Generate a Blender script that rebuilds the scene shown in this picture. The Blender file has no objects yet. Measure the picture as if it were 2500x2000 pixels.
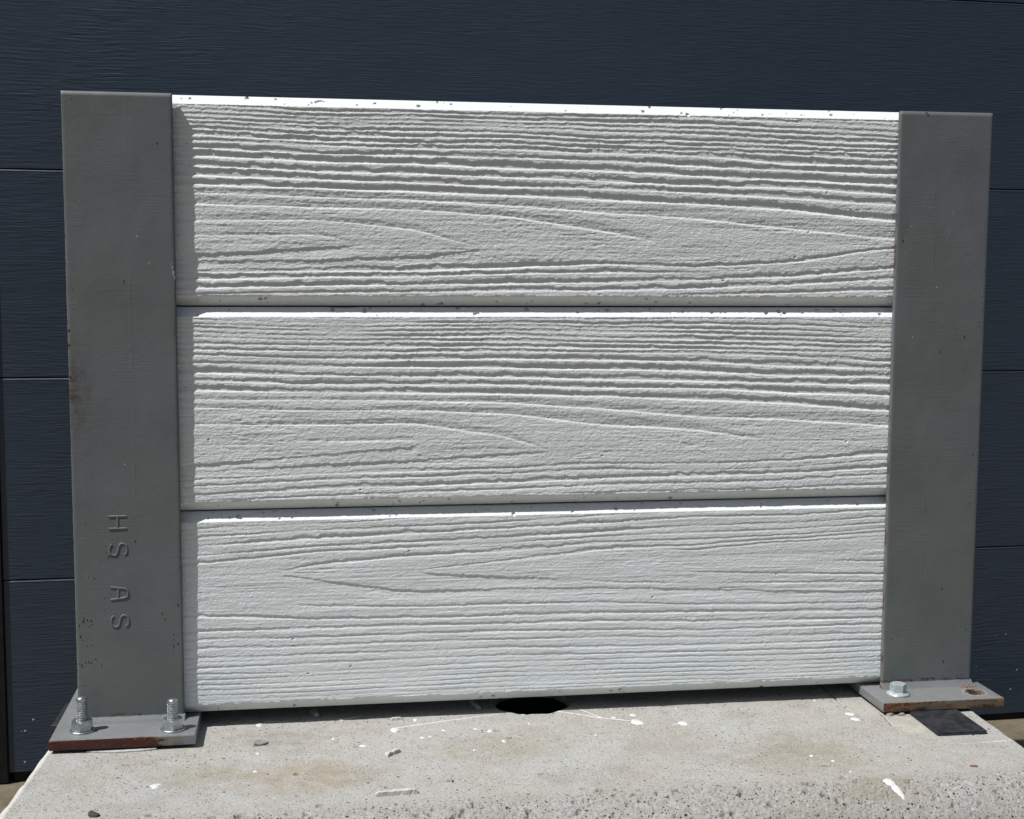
import bpy, bmesh, math, random
import numpy as np
from mathutils import Vector, Matrix, Euler
S = 0.001                                   # everything below is measured in millimetres
scene = bpy.context.scene
col = scene.collection
rng = np.random.default_rng(7)
random.seed(7)

# ---------------------------------------------------------------- camera
cd = bpy.data.cameras.new("camera")
cam = bpy.data.objects.new("camera", cd)
col.objects.link(cam)
cam.location = (118.965 * S, -1320.669 * S, 433.669 * S)
cam.rotation_euler = (1.4688306, -0.0049379, -0.1529251)
cd.sensor_fit = 'HORIZONTAL'
cd.sensor_width = 36.0
cd.lens = 3300.0 / 2500.0 * 36.0
cd.clip_start = 0.02
cd.clip_end = 500.0
scene.camera = cam

# ---------------------------------------------------------------- sky, sun, exposure
SUN = Vector((-2.4, -1.0, 4.3)).normalized()   # towards the sun
world = bpy.data.worlds.new("World")
scene.world = world
world.use_nodes = True
wn = world.node_tree.nodes
wl = world.node_tree.links
wn.clear()
wo = wn.new('ShaderNodeOutputWorld')
wb = wn.new('ShaderNodeBackground')
sky = wn.new('ShaderNodeTexSky')
sky.sky_type = 'NISHITA'
sky.sun_disc = False
sky.sun_elevation = math.asin(SUN.z)
sky.sun_rotation = math.atan2(SUN.x, SUN.y)
sky.air_density = 1.0
sky.dust_density = 2.5
sky.ozone_density = 1.0
wb.inputs['Strength'].default_value = 0.052
wl.new(sky.outputs[0], wb.inputs['Color'])
wl.new(wb.outputs[0], wo.inputs['Surface'])
ld = bpy.data.lights.new("sun", 'SUN')
ld.energy = 5.0
ld.angle = math.radians(0.5)
ld.color = (1.0, 0.992, 0.975)
lo = bpy.data.objects.new("sun", ld)
col.objects.link(lo)
lo.rotation_euler = (-SUN).to_track_quat('-Z', 'Y').to_euler()
lo.location = (-3, -3, 5)
vs = scene.view_settings
vs.view_transform = 'Standard'
vs.look = 'None'
vs.exposure = -0.02
vs.gamma = 1.0
vs.use_curve_mapping = False

# ---------------------------------------------------------------- object helpers
def tag(o, label=None, cat=None, group=None, kind=None):
    if label: o['label'] = label
    if cat: o['category'] = cat
    if group: o['group'] = group
    if kind: o['kind'] = kind
    return o

def empty(name, loc):
    o = bpy.data.objects.new(name, None)
    o.empty_display_size = 0.05
    o.location = [c * S for c in loc]
    col.objects.link(o)
    return o

def link(name, me, m, parent=None, loc=None, rot=None):
    """loc in mm in the parent's frame; a child with loc None has its mesh in world mm and cancels the parent's place"""
    o = bpy.data.objects.new(name, me)
    if m is not None and not me.materials:
        for mm in (m if isinstance(m, (list, tuple)) else [m]):
            me.materials.append(mm)
    col.objects.link(o)
    if parent is not None:
        o.parent = parent
    if loc is not None:
        o.location = [c * S for c in loc]
    if rot is not None:
        o.rotation_euler = rot
    return o

def mesh_from(verts, faces, smooth=False, matidx=None):
    me = bpy.data.meshes.new("mesh")
    me.from_pydata([(v[0] * S, v[1] * S, v[2] * S) for v in verts], [], faces)
    if smooth:
        me.shade_smooth()
    me.update()
    return me

def bm_mesh(bm, smooth=False, angle=None):
    bmesh.ops.scale(bm, vec=(S, S, S), verts=bm.verts)
    bmesh.ops.recalc_face_normals(bm, faces=bm.faces)
    me = bpy.data.meshes.new("mesh")
    bm.to_mesh(me)
    bm.free()
    if smooth:
        me.shade_smooth()
        if angle:
            me.set_sharp_from_angle(angle=math.radians(angle))
    return me

def grid_mesh(X, Y, Z, smooth=True, flip=False):
    """X, Y, Z: arrays [rows, cols] in mm -> quad grid"""
    nr, nc = X.shape
    me = bpy.data.meshes.new("mesh")
    co = np.empty((nr * nc, 3), np.float32)
    co[:, 0] = X.ravel() * S
    co[:, 1] = Y.ravel() * S
    co[:, 2] = Z.ravel() * S
    idx = np.arange(nr * nc, dtype=np.int32).reshape(nr, nc)
    a, b, c, d = idx[:-1, :-1], idx[:-1, 1:], idx[1:, 1:], idx[1:, :-1]
    q = np.stack([a, b, c, d] if not flip else [a, d, c, b], -1).reshape(-1, 4)
    nf = len(q)
    me.vertices.add(nr * nc)
    me.vertices.foreach_set('co', co.ravel())
    me.loops.add(nf * 4)
    me.loops.foreach_set('vertex_index', q.ravel())
    me.polygons.add(nf)
    me.polygons.foreach_set('loop_start', np.arange(0, nf * 4, 4, dtype=np.int32))
    me.polygons.foreach_set('loop_total', np.full(nf, 4, np.int32))
    me.polygons.foreach_set('use_smooth', np.full(nf, smooth, bool))
    me.update(calc_edges=True)
    me.validate()
    return me

def box_bm(bm, x0, x1, y0, y1, z0, z1, bev=0.0, seg=1):
    r = bmesh.ops.create_cube(bm, size=1.0)
    vv = r['verts']
    for v in vv:
        v.co = Vector((x0 + (v.co.x + .5) * (x1 - x0), y0 + (v.co.y + .5) * (y1 - y0), z0 + (v.co.z + .5) * (z1 - z0)))
    if bev > 0:
        es = set(e for v in vv for e in v.link_edges)
        bmesh.ops.bevel(bm, geom=list(es), offset=bev, segments=seg, affect='EDGES', profile=.5)

def box_mesh(x0, x1, y0, y1, z0, z1, bev=0.0, seg=1):
    bm = bmesh.new()
    box_bm(bm, x0, x1, y0, y1, z0, z1, bev, seg)
    return bm_mesh(bm)

def lathe_bm(bm, prof, n=32, cx=0, cy=0):
    rings = []
    for r, z in prof:
        if r <= 0:
            rings.append([bm.verts.new((cx, cy, z))])
        else:
            rings.append([bm.verts.new((cx + r * math.cos(2 * math.pi * k / n), cy + r * math.sin(2 * math.pi * k / n), z)) for k in range(n)])
    for a, b in zip(rings, rings[1:]):
        for k in range(n):
            k2 = (k + 1) % n
            if len(a) == 1 and len(b) == 1: continue
            if len(a) == 1: bm.faces.new((a[0], b[k], b[k2]))
            elif len(b) == 1: bm.faces.new((a[k], b[0], a[k2]))
            else: bm.faces.new((a[k], b[k], b[k2], a[k2]))

# ---------------------------------------------------------------- noise helpers (numpy)
def sstep(t):
    t = np.clip(t, 0, 1)
    return t * t * (3 - 2 * t)

def vnoise(xs, zs, cx, cz, seed):
    """smooth value noise in -1..1 on the grid zs x xs, cell sizes in mm"""
    r = np.random.default_rng(seed)
    x = (xs - xs.min()) / cx
    z = (zs - zs.min()) / cz
    g = r.uniform(-1, 1, (int(z.max()) + 3, int(x.max()) + 3))
    ix = x.astype(int); fx = x - ix; fx = fx * fx * (3 - 2 * fx)
    iz = z.astype(int); fz = z - iz; fz = fz * fz * (3 - 2 * fz)
    gx = g[:, ix] * (1 - fx) + g[:, ix + 1] * fx
    return gx[iz] * (1 - fz)[:, None] + gx[iz + 1] * fz[:, None]

def n1(xs, c, seed):
    r = np.random.default_rng(seed)
    x = (xs - xs.min()) / c
    g = r.uniform(-1, 1, int(x.max()) + 3)
    i = x.astype(int); f = x - i; f = f * f * (3 - 2 * f)
    return g[i] * (1 - f) + g[i + 1] * f

# ---------------------------------------------------------------- material helpers
class NT:
    def __init__(s, name):
        s.m = bpy.data.materials.new(name)
        s.m.use_nodes = True
        s.n = s.m.node_tree.nodes
        s.l = s.m.node_tree.links
        s.b = s.n['Principled BSDF']
        s.tc = s.n.new('ShaderNodeTexCoord')
        s.geo = s.n.new('ShaderNodeNewGeometry')
    def set(s, k, v):
        if isinstance(v, bpy.types.NodeSocket): s.l.new(v, s.b.inputs[k])
        else: s.b.inputs[k].default_value = v
    def mapp(s, scale=(1, 1, 1), loc=(0, 0, 0), src=None, rot=(0, 0, 0)):
        n = s.n.new('ShaderNodeMapping')
        n.inputs['Scale'].default_value = scale
        n.inputs['Location'].default_value = loc
        n.inputs['Rotation'].default_value = rot
        s.l.new(src or s.tc.outputs['Object'], n.inputs['Vector'])
        return n.outputs[0]
    def noise(s, vec, scale=1, detail=4, rough=.55, dist=0, out=0):
        n = s.n.new('ShaderNodeTexNoise')
        n.inputs['Scale'].default_value = scale
        n.inputs['Detail'].default_value = detail
        n.inputs['Roughness'].default_value = rough
        n.inputs['Distortion'].default_value = dist
        s.l.new(vec, n.inputs['Vector'])
        return n.outputs[out]
    def vor(s, vec, scale=1, rand=1.0):
        n = s.n.new('ShaderNodeTexVoronoi')
        n.inputs['Scale'].default_value = scale
        n.inputs['Randomness'].default_value = rand
        s.l.new(vec, n.inputs['Vector'])
        return n.outputs['Distance'], n.outputs['Color']
    def ramp(s, v, stops, interp='LINEAR'):
        n = s.n.new('ShaderNodeValToRGB')
        cr = n.color_ramp
        cr.interpolation = interp
        while len(cr.elements) < len(stops): cr.elements.new(.5)
        for e, (p, c) in zip(cr.elements, stops):
            e.position = p
            e.color = (c, c, c, 1) if isinstance(c, (int, float)) else (*c, 1)
        s.l.new(v, n.inputs[0])
        return n.outputs[0]
    def math(s, op, a, b=None, c=None, clamp=False):
        n = s.n.new('ShaderNodeMath')
        n.operation = op
        n.use_clamp = clamp
        for i, v in enumerate((a, b, c)):
            if v is None: continue
            if isinstance(v, bpy.types.NodeSocket): s.l.new(v, n.inputs[i])
            else: n.inputs[i].default_value = v
        return n.outputs[0]
    def mix(s, f, a, b, mode='MIX'):
        n = s.n.new('ShaderNodeMix')
        n.data_type = 'RGBA'
        n.blend_type = mode
        for k, v in ((0, f), (6, a), (7, b)):
            if isinstance(v, bpy.types.NodeSocket): s.l.new(v, n.inputs[k])
            else: n.inputs[k].default_value = v if k == 0 else (*v, 1)
        return n.outputs[2]
    def sep(s, v):
        n = s.n.new('ShaderNodeSeparateXYZ')
        s.l.new(v, n.inputs[0])
        return n.outputs
    def bump(s, h, dist=.0005, strength=1.0, prev=None):
        n = s.n.new('ShaderNodeBump')
        n.inputs['Distance'].default_value = dist
        n.inputs['Strength'].default_value = strength
        s.l.new(h, n.inputs['Height'])
        if prev is not None: s.l.new(prev, n.inputs['Normal'])
        return n.outputs[0]

# ---------------------------------------------------------------- materials
def mat_white():
    t = NT('white masonry paint')
    P = t.geo.outputs['Position']
    v = t.mapp((1, 1, 1), src=P)
    a = t.noise(t.mapp((60, 60, 400), src=P), 1, 4, .6)
    b = t.noise(v, 14, 3, .5)
    c = t.mix(t.ramp(a, [(.35, 0.0), (.7, 1.0)]), (.745, .785, .785), (.71, .75, .755))
    c = t.mix(t.ramp(b, [(.45, 0.0), (.75, .35)]), c, (.76, .755, .735))
    # small chips and specks of dirt
    d, cc = t.vor(v, 170)
    s1 = t.math('LESS_THAN', d, .10)
    s2 = t.math('GREATER_THAN', t.sep(cc)[0], .975)
    sp = t.math('MULTIPLY', s1, s2)
    c = t.mix(sp, c, (.10, .09, .08))
    t.set('Base Color', c)
    t.set('Roughness', .55)
    t.set('Specular IOR Level', .35)
    h = t.noise(v, 1100, 4, .65)
    h2 = t.noise(t.mapp((1, 1, 2.2), src=P, rot=(0, .35, 0)), 420, 3, .6)
    n = t.bump(h, .0005, .9)
    n = t.bump(h2, .0007, .9, n)
    t.set('Normal', n)
    return t.m

def mat_steel(name, rustmode):
    """grey painted steel; rustmode: None (upright), 'L' or 'R' (the two base plates)"""
    t = NT(name)
    P = t.geo.outputs['Position']
    v = t.mapp((1, 1, 1), src=P)
    big = t.noise(v, 7, 2, .5)
    big2 = t.noise(t.mapp((1, 1, 1), (3, 1, 7), src=P), 16, 3, .5)
    c = t.mix(t.ramp(big, [(.45, 0.0), (.55, 1.0)]), (.130, .146, .142), (.134, .143, .163))
    c = t.mix(t.ramp(big2, [(.35, 0.0), (.68, .6)]), c, (.102, .115, .110))
    x, y, z = t.sep(P)
    d, cc = t.vor(t.mapp((1, 1, .45), src=P), 210)
    chip = t.math('MULTIPLY', t.math('LESS_THAN', d, .16), t.math('GREATER_THAN', t.sep(cc)[0], .985))
    c = t.mix(chip, c, (.035, .018, .012))
    d2, cc2 = t.vor(t.mapp((1, 1, 1), (5, 2, 1), src=P), 120)
    ch2 = t.math('MULTIPLY', t.math('LESS_THAN', d2, .10), t.math('GREATER_THAN', t.sep(cc2)[1], .9975))
    c = t.mix(ch2, c, (.30, .30, .29))
    fine = t.noise(v, 350, 4, .65)
    rgh = t.ramp(fine, [(.3, .42), (.7, .58)])
    h = t.noise(v, 260, 4, .6)
    nb = t.bump(h, .0003, .35)
    if rustmode is None:
        # brush marks and run-over mill marks
        br = t.noise(t.mapp((40, 40, 520), src=P), 1, 3, .6)
        msk = t.noise(v, 22, 2, .5)
        nb = t.bump(t.math('MULTIPLY', br, t.ramp(msk, [(.46, 0.0), (.64, 1.0)])), .0005, .42, nb)
        nb = t.bump(t.noise(t.mapp((1, 1, 1), (9, 0, 2), src=P), 90, 4, .65), .0008, .22, nb)
        sc = t.noise(t.mapp((260, 260, 30), (1, 0, 5), src=P, rot=(0, .12, 0)), 1, 3, .7)
        sm = t.ramp(t.noise(v, 11, 3, .5), [(.52, 0.0), (.68, 1.0)])
        c = t.mix(t.math('MULTIPLY', t.ramp(sc, [(.66, 0.0), (.76, .55)]), sm), c, (.22, .225, .22))
        # the faint raised line of the web behind the face
        rid = None
        for x0 in (-.0425, .762):
            dx = t.math('ABSOLUTE', t.math('SUBTRACT', x, x0))
            r_ = t.math('SUBTRACT', 1.0, t.math('MULTIPLY', dx, 600.0), clamp=True)
            rid = r_ if rid is None else t.math('MAXIMUM', rid, r_)
        wob = t.noise(t.mapp((200, 200, 90), src=P), 1, 3, .6)
        rid = t.math('MULTIPLY', rid, t.ramp(t.noise(t.mapp((30, 30, 14), (2, 0, 3), src=P), 1, 4, .7), [(.48, 0.0), (.70, .8)]))
        nb = t.bump(rid, .0004, .6, nb)
        c = t.mix(t.math('MULTIPLY', rid, .15), c, (.2, .2, .2))
        # smear of brown dirt on the outer edge of the left post, about half way up
        g1 = t.math('SUBTRACT', 1.0, t.math('MULTIPLY', t.math('ABSOLUTE', t.math('SUBTRACT', z, .315)), 16.0), clamp=True)
        g2 = t.math('SUBTRACT', 1.0, t.math('MULTIPLY', t.math('ABSOLUTE', t.math('SUBTRACT', x, -.098)), 45.0), clamp=True)
        dn = t.ramp(t.noise(v, 130, 4, .7), [(.42, 0.0), (.62, 1.0)])
        c = t.mix(t.math('MULTIPLY', t.math('MULTIPLY', g1, g2), t.math('ADD', dn, .3), clamp=True), c, (.075, .055, .042))
        # rust seam where the face meets its weld
        zs = t.math('SUBTRACT', 1.0, t.math('MULTIPLY', t.math('ABSOLUTE', t.math('SUBTRACT', z, .0025)), 420.0), clamp=True)
        sel = t.math('MAXIMUM', t.math('GREATER_THAN', x, .3), t.math('LESS_THAN', t.math('ABSOLUTE', t.math('ADD', x, .057)), .016))
        rn = t.math('MULTIPLY', sel, t.ramp(t.noise(t.mapp((90, 90, 300), src=P), 1, 4, .7), [(.46, 0.0), (.56, 1.0)]))
        c = t.mix(t.math('MULTIPLY', zs, rn), c, (.09, .028, .012))
        # rusty outer edges of the flanges
        nx = t.math('ABSOLUTE', t.sep(t.geo.outputs['True Normal'])[0])
        ed = t.math('MULTIPLY', t.math('GREATER_THAN', nx, .5), t.ramp(t.noise(v, 60, 4, .7), [(.5, 0.0), (.6, 1.0)]))
        c = t.mix(t.math('MULTIPLY', ed, .8), c, (.08, .035, .022))
    else:
        c = t.mix(t.ramp(t.noise(v, 45, 4, .65), [(.3, .35), (.7, .75)]), c, (.21, .215, .212))
        ny = t.math('MULTIPLY', t.sep(t.geo.outputs['True Normal'])[1], -1.0)
        front = t.math('GREATER_THAN', ny, .6)
        if rustmode == 'L':
            nz = t.noise(t.mapp((60, 60, 160), src=P), 1, 5, .65)
            e = t.math('ADD', x, t.math('MULTIPLY', t.math('SUBTRACT', nz, .5), .05))
            full = t.ramp(t.math('ADD', t.math('MULTIPLY', e, 5.0), .6), [(.49, 1.0), (.53, 0.0)])
            full = t.math('MULTIPLY', full, front)
            yel = t.math('MULTIPLY', t.ramp(nz, [(.5, 0.0), (.6, .7)]), front)
            c = t.mix(yel, c, (.20, .15, .08))
            rc = t.mix(t.ramp(t.noise(v, 480, 4, .7), [(.35, 0.0), (.75, 1.0)]), (.030, .0055, .0030), (.10, .022, .010))
            sp_d, sp_c = t.vor(v, 700)
            sps = t.math('MULTIPLY', t.math('LESS_THAN', sp_d, .3), t.math('GREATER_THAN', t.sep(sp_c)[0], .95))
            rc = t.mix(sps, rc, (.34, .25, .18))
            c = t.mix(full, c, rc)
            edge = t.math('MULTIPLY', t.ramp(t.math('MULTIPLY', t.math('ADD', y, .05), 100.0), [(.10, 1.0), (.45, 0.0)]), t.ramp(t.noise(v, 160, 4, .7), [(.50, 0.0), (.60, .7)]))
            c = t.mix(t.math('MULTIPLY', edge, t.math('SUBTRACT', 1.0, front)), c, (.11, .05, .03))
        else:
            nz = t.noise(t.mapp((70, 70, 260), src=P), 1, 5, .7)
            near = t.ramp(t.math('MULTIPLY', t.math('SUBTRACT', x, .70), 8.0), [(.0, .26), (.25, .02), (1.0, -.02 + .02)])
            f = t.ramp(t.math('ADD', nz, near), [(.48, 0.0), (.56, 1.0)])
            oc = t.mix(t.ramp(t.noise(v, 300, 4, .7), [(.4, 0.0), (.62, 1.0)]), (.045, .020, .011), (.21, .10, .042))
            tan = t.mix(t.ramp(nz, [(.4, 0.0), (.6, 1.0)]), (.115, .105, .08), (.17, .135, .085))
            c = t.mix(front, c, tan)
            c = t.mix(t.math('MULTIPLY', f, front), c, oc)
            # rust round the empty hole
            dx = t.math('SUBTRACT', x, .8117); dy = t.math('SUBTRACT', y, -.0280)
            r = t.math('SQRT', t.math('ADD', t.math('MULTIPLY', dx, dx), t.math('MULTIPLY', dy, dy)))
            r = t.math('ADD', r, t.math('MULTIPLY', t.math('SUBTRACT', t.noise(v, 150, 4, .7), .5), .014))
            ring = t.math('LESS_THAN', r, .0105)
            c = t.mix(ring, c, (.10, .06, .04))
            halo = t.ramp(t.math('MULTIPLY', r, 60.0), [(.63, .75), (.80, 0.0)])
            c = t.mix(halo, c, (.38, .37, .36))
            c = t.mix(ring, c, (.085, .06, .045))
            dust = t.ramp(t.noise(v, 40, 4, .65), [(.45, 0.0), (.7, .5)])
            c = t.mix(t.math('MULTIPLY', dust, t.math('SUBTRACT', 1.0, front)), c, (.19, .17, .145))
        nb = t.bump(t.noise(v, 420, 4, .7), .0005, .5, nb)
    t.set('Base Color', c)
    t.set('Roughness', rgh)
    t.set('Specular IOR Level', .4)
    t.set('Normal', nb)
    return t.m

def mat_concrete():
    t = NT('weathered concrete')
    P = t.geo.outputs['Position']
    v = t.mapp((1, 1, 1), src=P)
    x, y, z = t.sep(P)
    a = t.noise(v, 9, 4, .6)
    b = t.noise(v, 60, 5, .65)
    f = t.noise(v, 420, 5, .7)
    c = t.mix(t.ramp(a, [(.38, 0.0), (.66, 1.0)]), (.392, .388, .370), (.362, .338, .292))
    c = t.mix(t.ramp(b, [(.35, .0), (.7, .55)]), c, (.46, .46, .445))
    c = t.mix(t.ramp(t.noise(t.mapp((1, 1, 1), (2, 5, 1), src=P), 20, 4, .6), [(.52, 0.0), (.72, .5)]), c, (.275, .258, .222))
    c = t.mix(t.ramp(f, [(.32, .6), (.52, 0.0)]), c, (.16, .15, .13))
    c = t.mix(t.ramp(t.noise(v, 800, 4, .7), [(.55, 0.0), (.72, .4)]), c, (.56, .555, .54))
    # greyer and more speckled on the worn front arris
    fr = t.ramp(t.math('MULTIPLY', t.math('ADD', t.math('MULTIPLY', y, -1.0), t.math('MULTIPLY', t.math('SUBTRACT', b, .5), .05)), 1.0), [(.200, 0.0), (.222, 1.0)])
    c = t.mix(t.math('MULTIPLY', fr, t.ramp(t.noise(v, 300, 5, .75), [(.42, 0.0), (.60, .6)])), c, (.22, .21, .195))
    # pin holes
    for k, (sc, th, pr, off) in enumerate([(330, .26, .72, 0), (190, .22, .80, 3), (560, .30, .76, 7), (105, .15, .84, 11)]):
        d, cc = t.vor(t.mapp((1, 1, 1), (off, off, off), src=P), sc)
        d = t.math('ADD', d, t.math('MULTIPLY', t.math('SUBTRACT', f, .5), .2))
        m_ = t.math('MULTIPLY', t.math('LESS_THAN', d, th), t.math('GREATER_THAN', t.sep(cc)[0], pr))
        dens = t.ramp(t.noise(t.mapp((1, 1.6, 1), (off, 1, 0), src=P), 20, 4, .65), [(.44, 0.06), (.60, 1.0)])
        m_ = t.math('MULTIPLY', m_, t.math('MAXIMUM', dens, fr))
        c = t.mix(m_, c, (.045, .04, .035))
    # pale dusting and a lime line on the right, brown stains
    ln = t.math('SUBTRACT', 1.0, t.math('MULTIPLY', t.math('ABSOLUTE', t.math('ADD', y, t.math('ADD', .139, t.math('MULTIPLY', t.math('SUBTRACT', a, .5), .02)))), 520.0), clamp=True)
    rx = t.ramp(x, [(.69, 0.0), (.78, 1.0)])
    c = t.mix(t.math('MULTIPLY', t.math('MULTIPLY', ln, rx), t.ramp(b, [(.4, 0.0), (.6, .8)])), c, (.66, .65, .62))
    # bare cream patch by the packer, brown stains, shade painted into the saw cuts, pale left arris
    def blob(cx, cy, rx, ry, soft=.5):
        ax = t.math('DIVIDE', t.math('SUBTRACT', x, cx), rx)
        ay = t.math('DIVIDE', t.math('SUBTRACT', y, cy), ry)
        r = t.math('SQRT', t.math('ADD', t.math('MULTIPLY', ax, ax), t.math('MULTIPLY', ay, ay)))
        r = t.math('ADD', r, t.math('MULTIPLY', t.math('SUBTRACT', b, .5), 1.1))
        return t.ramp(t.math('MULTIPLY', r, .5), [(.5 - soft / 2, 1.0), (.62, 0.0)])
    for (cx, cy, rx, ry, k, cc_) in [(.112, -.140, .060, .045, .55, (.28, .22, .14)), (.575, -.150, .06, .05, .45, (.25, .21, .14)), (.02, -.120, .05, .03, .45, (.25, .23, .15)), (.30, -.09, .07, .03, .4, (.27, .24, .17)),
                                     (.715, -.085, .018, .030, .55, (.52, .50, .44)), (.690, -.03, .014, .028, .5, (.46, .43, .36)), (.09, -.035, .05, .03, .5, (.22, .20, .175)), (.62, -.225, .04, .02, .6, (.27, .24, .19)), (.468, -.10, .05, .03, .35, (.30, .25, .21))]:
        c = t.mix(t.math('MULTIPLY', t.math('MULTIPLY', blob(cx, cy, rx, ry), k), t.ramp(t.noise(t.mapp((1, 1, 1), (cx * 9, 0, 0), src=P), 75, 5, .7), [(.36, .25), (.62, 1.2)])), c, cc_)
    def band(v_, w_, g_=None):
        q_ = t.math('LESS_THAN', t.math('ABSOLUTE', v_), w_)
        for gg in (g_ or []): q_ = t.math('MULTIPLY', q_, gg)
        return q_
    yb_ = t.math('ADD', y, .041)
    c1 = band(t.math('SUBTRACT', x, t.math('ADD', .6718, t.math('MULTIPLY', yb_, .0564))), .0008, [t.math('GREATER_THAN', yb_, 0.0)])
    c2 = band(t.math('ADD', y, .0495), .0007, [t.math('GREATER_THAN', x, .673), t.math('LESS_THAN', x, .700)])
    c3 = band(t.math('SUBTRACT', x, t.math('ADD', .702, t.math('MULTIPLY', t.math('ADD', y, .042), .125))), .0006, [t.math('LESS_THAN', y, -.042), t.math('GREATER_THAN', y, -.082)])
    cut = t.math('MAXIMUM', c1, t.math('MAXIMUM', t.math('MULTIPLY', c2, .6), t.math('MULTIPLY', c3, .8)))
    c = t.mix(t.math('MULTIPLY', cut, .9), c, (.05, .045, .04))
    ld_ = t.math('SUBTRACT', x, t.math('SUBTRACT', t.math('MULTIPLY', y, .0727), .1235))
    st = t.noise(t.mapp((420, 25, 60), src=P, rot=(0, 0, -.0727)), 1, 3, .6)
    c = t.mix(t.math('MULTIPLY', t.ramp(t.math('MULTIPLY', ld_, 50.0), [(.30, .85), (.44, 0.0)]), t.ramp(st, [(.35, .5), (.6, 1.0)])), c, (.62, .61, .58))
    t.set('Base Color', c)
    t.set('Roughness', .9)
    t.set('Specular IOR Level', .2)
    n = t.bump(f, .0013, .9)
    n = t.bump(b, .0018, .45, n)
    t.set('Normal', n)
    return t.m

def mat_door():
    t = NT('navy embossed door skin')
    O = t.tc.outputs['Object']
    wob = t.noise(t.mapp((9, 9, 9)), 1, 2, .5)
    cmb = t.n.new('ShaderNodeCombineXYZ')
    t.l.new(t.math('MULTIPLY', wob, .012), cmb.inputs[2])
    add = t.n.new('ShaderNodeVectorMath'); add.operation = 'ADD'
    t.l.new(O, add.inputs[0]); t.l.new(cmb.outputs[0], add.inputs[1])
    W = add.outputs[0]
    a = t.noise(t.mapp((26, 1, 400), src=W), 1, 2, .5, .35)
    b = t.noise(t.mapp((60, 1, 620), (3, 0, 9), src=W), 1, 2, .5, .2)
    m = t.noise(t.mapp((14, 1, 22), (1, 0, 4)), 1, 2, .5)
    h = t.math('ADD', a, t.math('MULTIPLY', b, .35))
    h = t.math('MULTIPLY', h, t.ramp(m, [(.32, .35), (.6, 1.0)]))
    c = t.mix(t.noise(t.mapp((3, 1, 5)), 1, 2, .5), (.020, .036, .058), (.025, .042, .067))
    c = t.mix(t.ramp(t.noise(O, 30, 4, .6), [(.5, 0.0), (.8, .12)]), c, (.06, .06, .065))
    t.set('Base Color', c)
    t.set('Roughness', .40)
    t.set('Specular IOR Level', .6)
    t.set('Normal', t.bump(h, .0013, .62))
    return t.m

def mat_zinc(name='zinc plated steel'):
    t = NT(name)
    v = t.mapp((1, 1, 1), src=t.geo.outputs['Position'])
    a = t.noise(v, 400, 4, .6)
    c = t.mix(t.ramp(a, [(.35, 0.0), (.7, 1.0)]), (.36, .40, .42), (.58, .62, .64))
    t.set('Base Color', c)
    t.set('Metallic', .9)
    t.set('Roughness', t.ramp(a, [(.3, .24), (.7, .42)]))
    t.set('Normal', t.bump(t.noise(v, 900, 3, .6), .0002, .3))
    return t.m

def mat_simple(name, c1, c2, scale, rough=.7, bump=.0004, spec=.4, bs=400):
    t = NT(name)
    v = t.mapp((1, 1, 1), src=t.geo.outputs['Position'])
    t.set('Base Color', t.mix(t.ramp(t.noise(v, scale, 5, .65), [(.38, 0.0), (.64, 1.0)]), c1, c2))
    t.set('Roughness', rough)
    t.set('Specular IOR Level', spec)
    t.set('Normal', t.bump(t.noise(v, bs, 4, .65), bump, .6))
    return t.m

M_WHITE = mat_white()
M_POST = mat_steel('grey painted steel', None)
M_PLL = mat_steel('grey painted plate with dark rust edge', 'L')
M_PLR = mat_steel('grey painted plate with orange rust', 'R')
M_CONC = mat_concrete()
M_DOOR = mat_door()
M_ZINC = mat_zinc()
M_GALV = mat_zinc('dull galvanised steel')
M_GALV.node_tree.nodes['Principled BSDF'].inputs['Metallic'].default_value = .35
M_SHIM = mat_simple('black plastic', (.012, .014, .018), (.035, .037, .042), 120, .5, .0002)
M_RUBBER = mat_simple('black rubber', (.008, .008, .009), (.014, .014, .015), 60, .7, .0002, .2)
M_SPLASH = mat_simple('spilt white paint', (.70, .71, .70), (.56, .56, .54), 200, .45, .0001)
M_CHIP = mat_simple('painted mortar', (.52, .52, .50), (.38, .37, .35), 300, .85, .0006)
M_CRUMB = mat_simple('grey mortar', (.16, .15, .14), (.30, .28, .25), 300, .9, .0008)
M_DARK = mat_simple('dark pebble', (.035, .033, .03), (.08, .075, .07), 300, .8, .0006)
M_RUST = mat_simple('bare rust', (.030, .010, .006), (.07, .026, .014), 500, .85, .0005)
M_RUSTO = mat_simple('flaking rust', (.10, .045, .022), (.26, .17, .10), 420, .85, .0008)
M_GROUND = mat_simple('dusty brown ground', (.115, .095, .065), (.17, .142, .10), 26, .95, .0025, .2, 90)

def wloc(o):
    v = Vector((0, 0, 0))
    while o is not None:
        v += o.location
        o = o.parent
    return v

def part(name, me, m, parent, label=None):
    """mesh given in world mm; becomes a child that keeps its place"""
    me.transform(Matrix.Translation(-wloc(parent)))
    o = link(name, me, m, parent)
    if label: o['label'] = label
    return o

def thing(name, me, m, loc, label, cat, group=None):
    """single-mesh thing: mesh in world mm, origin moved to loc"""
    me.transform(Matrix.Translation(-Vector(loc) * S))
    o = link(name, me, m, None, loc)
    return tag(o, label, cat, group)

# ================================================================ ground
g = 30000.0
gm = mesh_from([(-g, -g, -170), (g, -g, -170), (g, g, -170), (-g, g, -170)], [(0, 1, 2, 3)])
tag(link('ground', gm, M_GROUND), kind='structure')

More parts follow.
